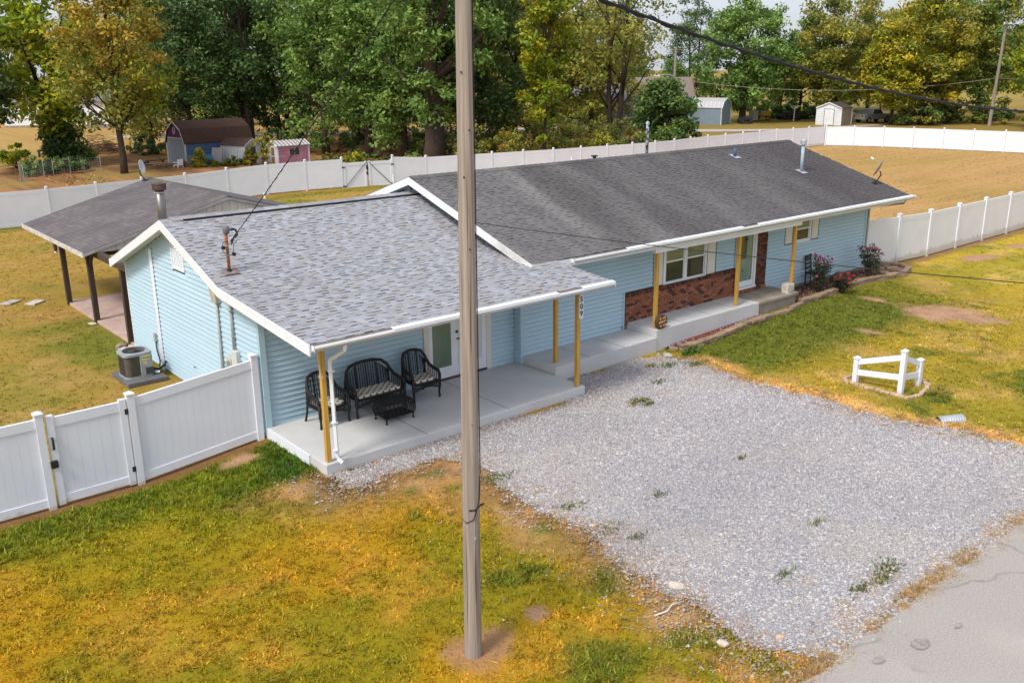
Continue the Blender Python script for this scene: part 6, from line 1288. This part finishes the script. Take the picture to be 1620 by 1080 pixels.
# ivy at the foot of the twin trunk, shrubs and weeds along the fences
def shrub(label, x, y, h, R, cols, seed, n=26, per=70, leaf=.13, group=None, cat='shrub', name='shrub'):
    r = np.random.default_rng(seed); t = thing(name, label, cat, (x,y,0), 0, group); a = r.uniform(0,6.28,n); q = R*np.sqrt(r.random(n)); z = h*(.15+.8*r.random(n)*(1-(q/R)**2*.6))
    C_ = np.stack([x+q*np.cos(a), y+q*np.sin(a), z], -1); V, Fq, c = leafcloud(C_, r.uniform(.22,.42,n)*max(R,h)/1.6*.8, per, leaf, cols, r); npmesh('foliage', V, Fq, LEAF, t, c)
    m = MB(); [m.tube([(x,y,-.1), (x*.5+p[0]*.5, y*.5+p[1]*.5, p[2]*.6), tuple(p)], [.03,.02,.01], 4) for p in C_[:9]]; m.build('stem', BARK, t); return t
ivy = shrub('dark ivy cloaking the foot of the leaning twin trunks', 12.3, 63.6, 4.8, 1.25, DK, 1, 60, 80, .16, cat='ivy', name='ivy')
shrub('dark low shrub behind the wire fence at far left', 11.2, 59.6, 1.5, 1.5, MD+DK, 2, 30, 80, .13); shrub('leafy green bush left of the ivy trunk behind the wire fence', 9.2, 58.8, 1.4, 1.2, MD, 3, 24, 80, .14)
WD = [(.20,.19,.03),(.26,.24,.035),(.14,.15,.03)]
for i, (x, y, h, R_, c, lb) in enumerate([
 (20.0,54.2,.9,1.0,WD,'yellow-green weeds beside the blue barrel'),(21.6,53.4,1.0,.8,WD,'yellow-green weeds at the foot of the small white shed'),(19.3,54.4,1.6,.45,YW,'tall yellow weed left of the blue barrel'),
 (22.6,52.6,1.7,.4,WD,'thin pale weed in front of the small white shed'),(28.3,50.8,.9,.9,WD,'weeds at the right corner of the pink shed'),(29.2,48.6,1.3,1.2,MD+WD,'low green shrub between the pink shed and the yellow flowers'),
 (25.9,43.2,1.7,.7,YW,'yellow flowering goldenrod against the back fence'),(27.2,42.2,1.6,1.3,DK+OL,'dark green shrub right of the goldenrod'),(30.0,40.6,1.8,1.5,MD+OL,'mid green shrub at the back fence left of the roof peak'),
 (33.0,38.9,1.9,1.5,DK+OL,'dark olive shrub at the foot of the massive trunk'),(37.0,39.2,3.0,1.4,OL+GD[:1],'brownish young tree clump behind the back fence'),(34.9,41.2,3.4,1.3,OL,'young olive sapling clump right of the massive trunk'),
 (41.5,38.8,2.6,1.2,OL,'olive shrub right of the slender yellow-green tree'),(44.3,37.6,2.6,1.7,OL+YW[:1],'yellowish olive shrub behind the fence below the distant porch'),(46.8,37.0,2.4,1.6,OL+DK,'dark olive shrub left of the forked trunk'),
 (49.2,37.2,2.4,1.6,DK+OL,'dark shrub left of the round bush tree'),(57.0,38.4,1.8,1.5,MD+DK,'low green shrub right of the round bush tree'),(23.6,66.5,2.4,2.2,DK,'dark thicket behind the barn roof'),(20.6,68.5,2.0,2.0,DK,'dark thicket left of the barn roof'),(38.5,52,2.2,2.2,DK+OL,'dark thicket far behind the utility pole'),
 (45.5,52,4.5,2.6,OL+DK,'tall olive thicket behind the slender yellow-green tree'),(57.5,52,3.6,2.4,OL+YG[:1],'yellow-green thicket below the distant porch'),(53.5,52,3.4,2.2,OL,'olive thicket left of the distant porch'),(63,56,3.0,2.6,OL+DK,'olive thicket right of the distant porch'),(30,76,4.5,3,DK,'dark thicket seen between the trunks behind the white shed'),
 (72,55,4.2,3.0,OL+DK,'olive thicket between the distant porch and the round bush tree'),(76,62,4.5,3.0,DK+OL,'dark thicket hiding the brown roofed house'),(112,57,3.6,3.2,DK+MD,'dark thicket behind the clothes post hedge'),(107,60,3.4,3.0,DK,'dark thicket behind the parked mowers'),
 (30.5,62.5,3.0,2.2,DK+MD,'dark undergrowth behind the pink shed'),(34,60,3.4,2.4,DK+MD,'dark undergrowth behind the weeds right of the pink shed'),(37.5,56.5,3.4,2.6,DK+MD,'undergrowth behind the goldenrod'),(36.5,49.5,2.6,1.8,DK+OL,'undergrowth left of the massive trunk'),(41.5,46.0,3.0,2.2,DK+OL,'undergrowth behind the utility pole'),(46.5,45.0,3.2,2.2,OL+DK,'undergrowth behind the slender yellow-green tree'),(50.5,41.0,3.0,2.0,DK+OL,'undergrowth at the forked trunk'),(27,69,3.6,2.6,DK,'dark thicket behind the small white shed'),(44,42,3.2,1.8,OL+YG[:1],'olive undergrowth right of the utility pole'),
 (9.3,66,2.2,1.1,YG,'small yellow-green bush behind the gate frame'),(14.6,67,1.6,1.0,OL+MD,'rough grass bush right of the ivy trunk')]):
    shrub(lb, x, y, h, R_, c, 30+i, 26 if R_ > .6 else 14, 64, .12, 'shrubs beyond the back fence')
for i, (x, y, lb) in enumerate(((100.2,60.4,'clipped green hedge behind the clothes post, left part'),(102.2,58.4,'clipped green hedge behind the clothes post, middle part'),(104.2,56.4,'clipped green hedge right part ending at the garden shed'),)): shrub(lb, x+4, y+3, 2.0, 2.6, MD, 70+i, 40, 70, .2, 'hedge', 'hedge', 'hedge')
for i, (x, y, lb) in enumerate(((106.6,42.6,'dark bushes under the yellow patched tree'),(108.8,41.0,'dark bushes left of the far pole foot'),(110.9,36.6,'dark bushes right of the far pole foot'),(104.3,27.5,'dark bushes at the right frame edge'),(102.8,41.5,'dark bush right of the silver pickup'))): shrub(lb, x, y, 2.6, 2.6, DK+OL, 80+i, 44, 70, .2, 'bushes behind the far fence')
tree('thin sapling with yellow leaves in front of the small white shed', 23.55, 52.4, 2.7, .75, .7, YW, 401, ncl=24, per=22, leaf=.085, trunk=.035, group=None, name='sapling')
# fallen leaves on the neighbour's ground
def leafreg(r):
    x = r.uniform(9, 45); y = r.uniform(37, 62); return x, y, 0.01
chips('fallen_leaves', 5000, leafreg, [(.40,.20,.08),(.30,.15,.06),(.47,.27,.11),(.24,.11,.05)], .09, 5)
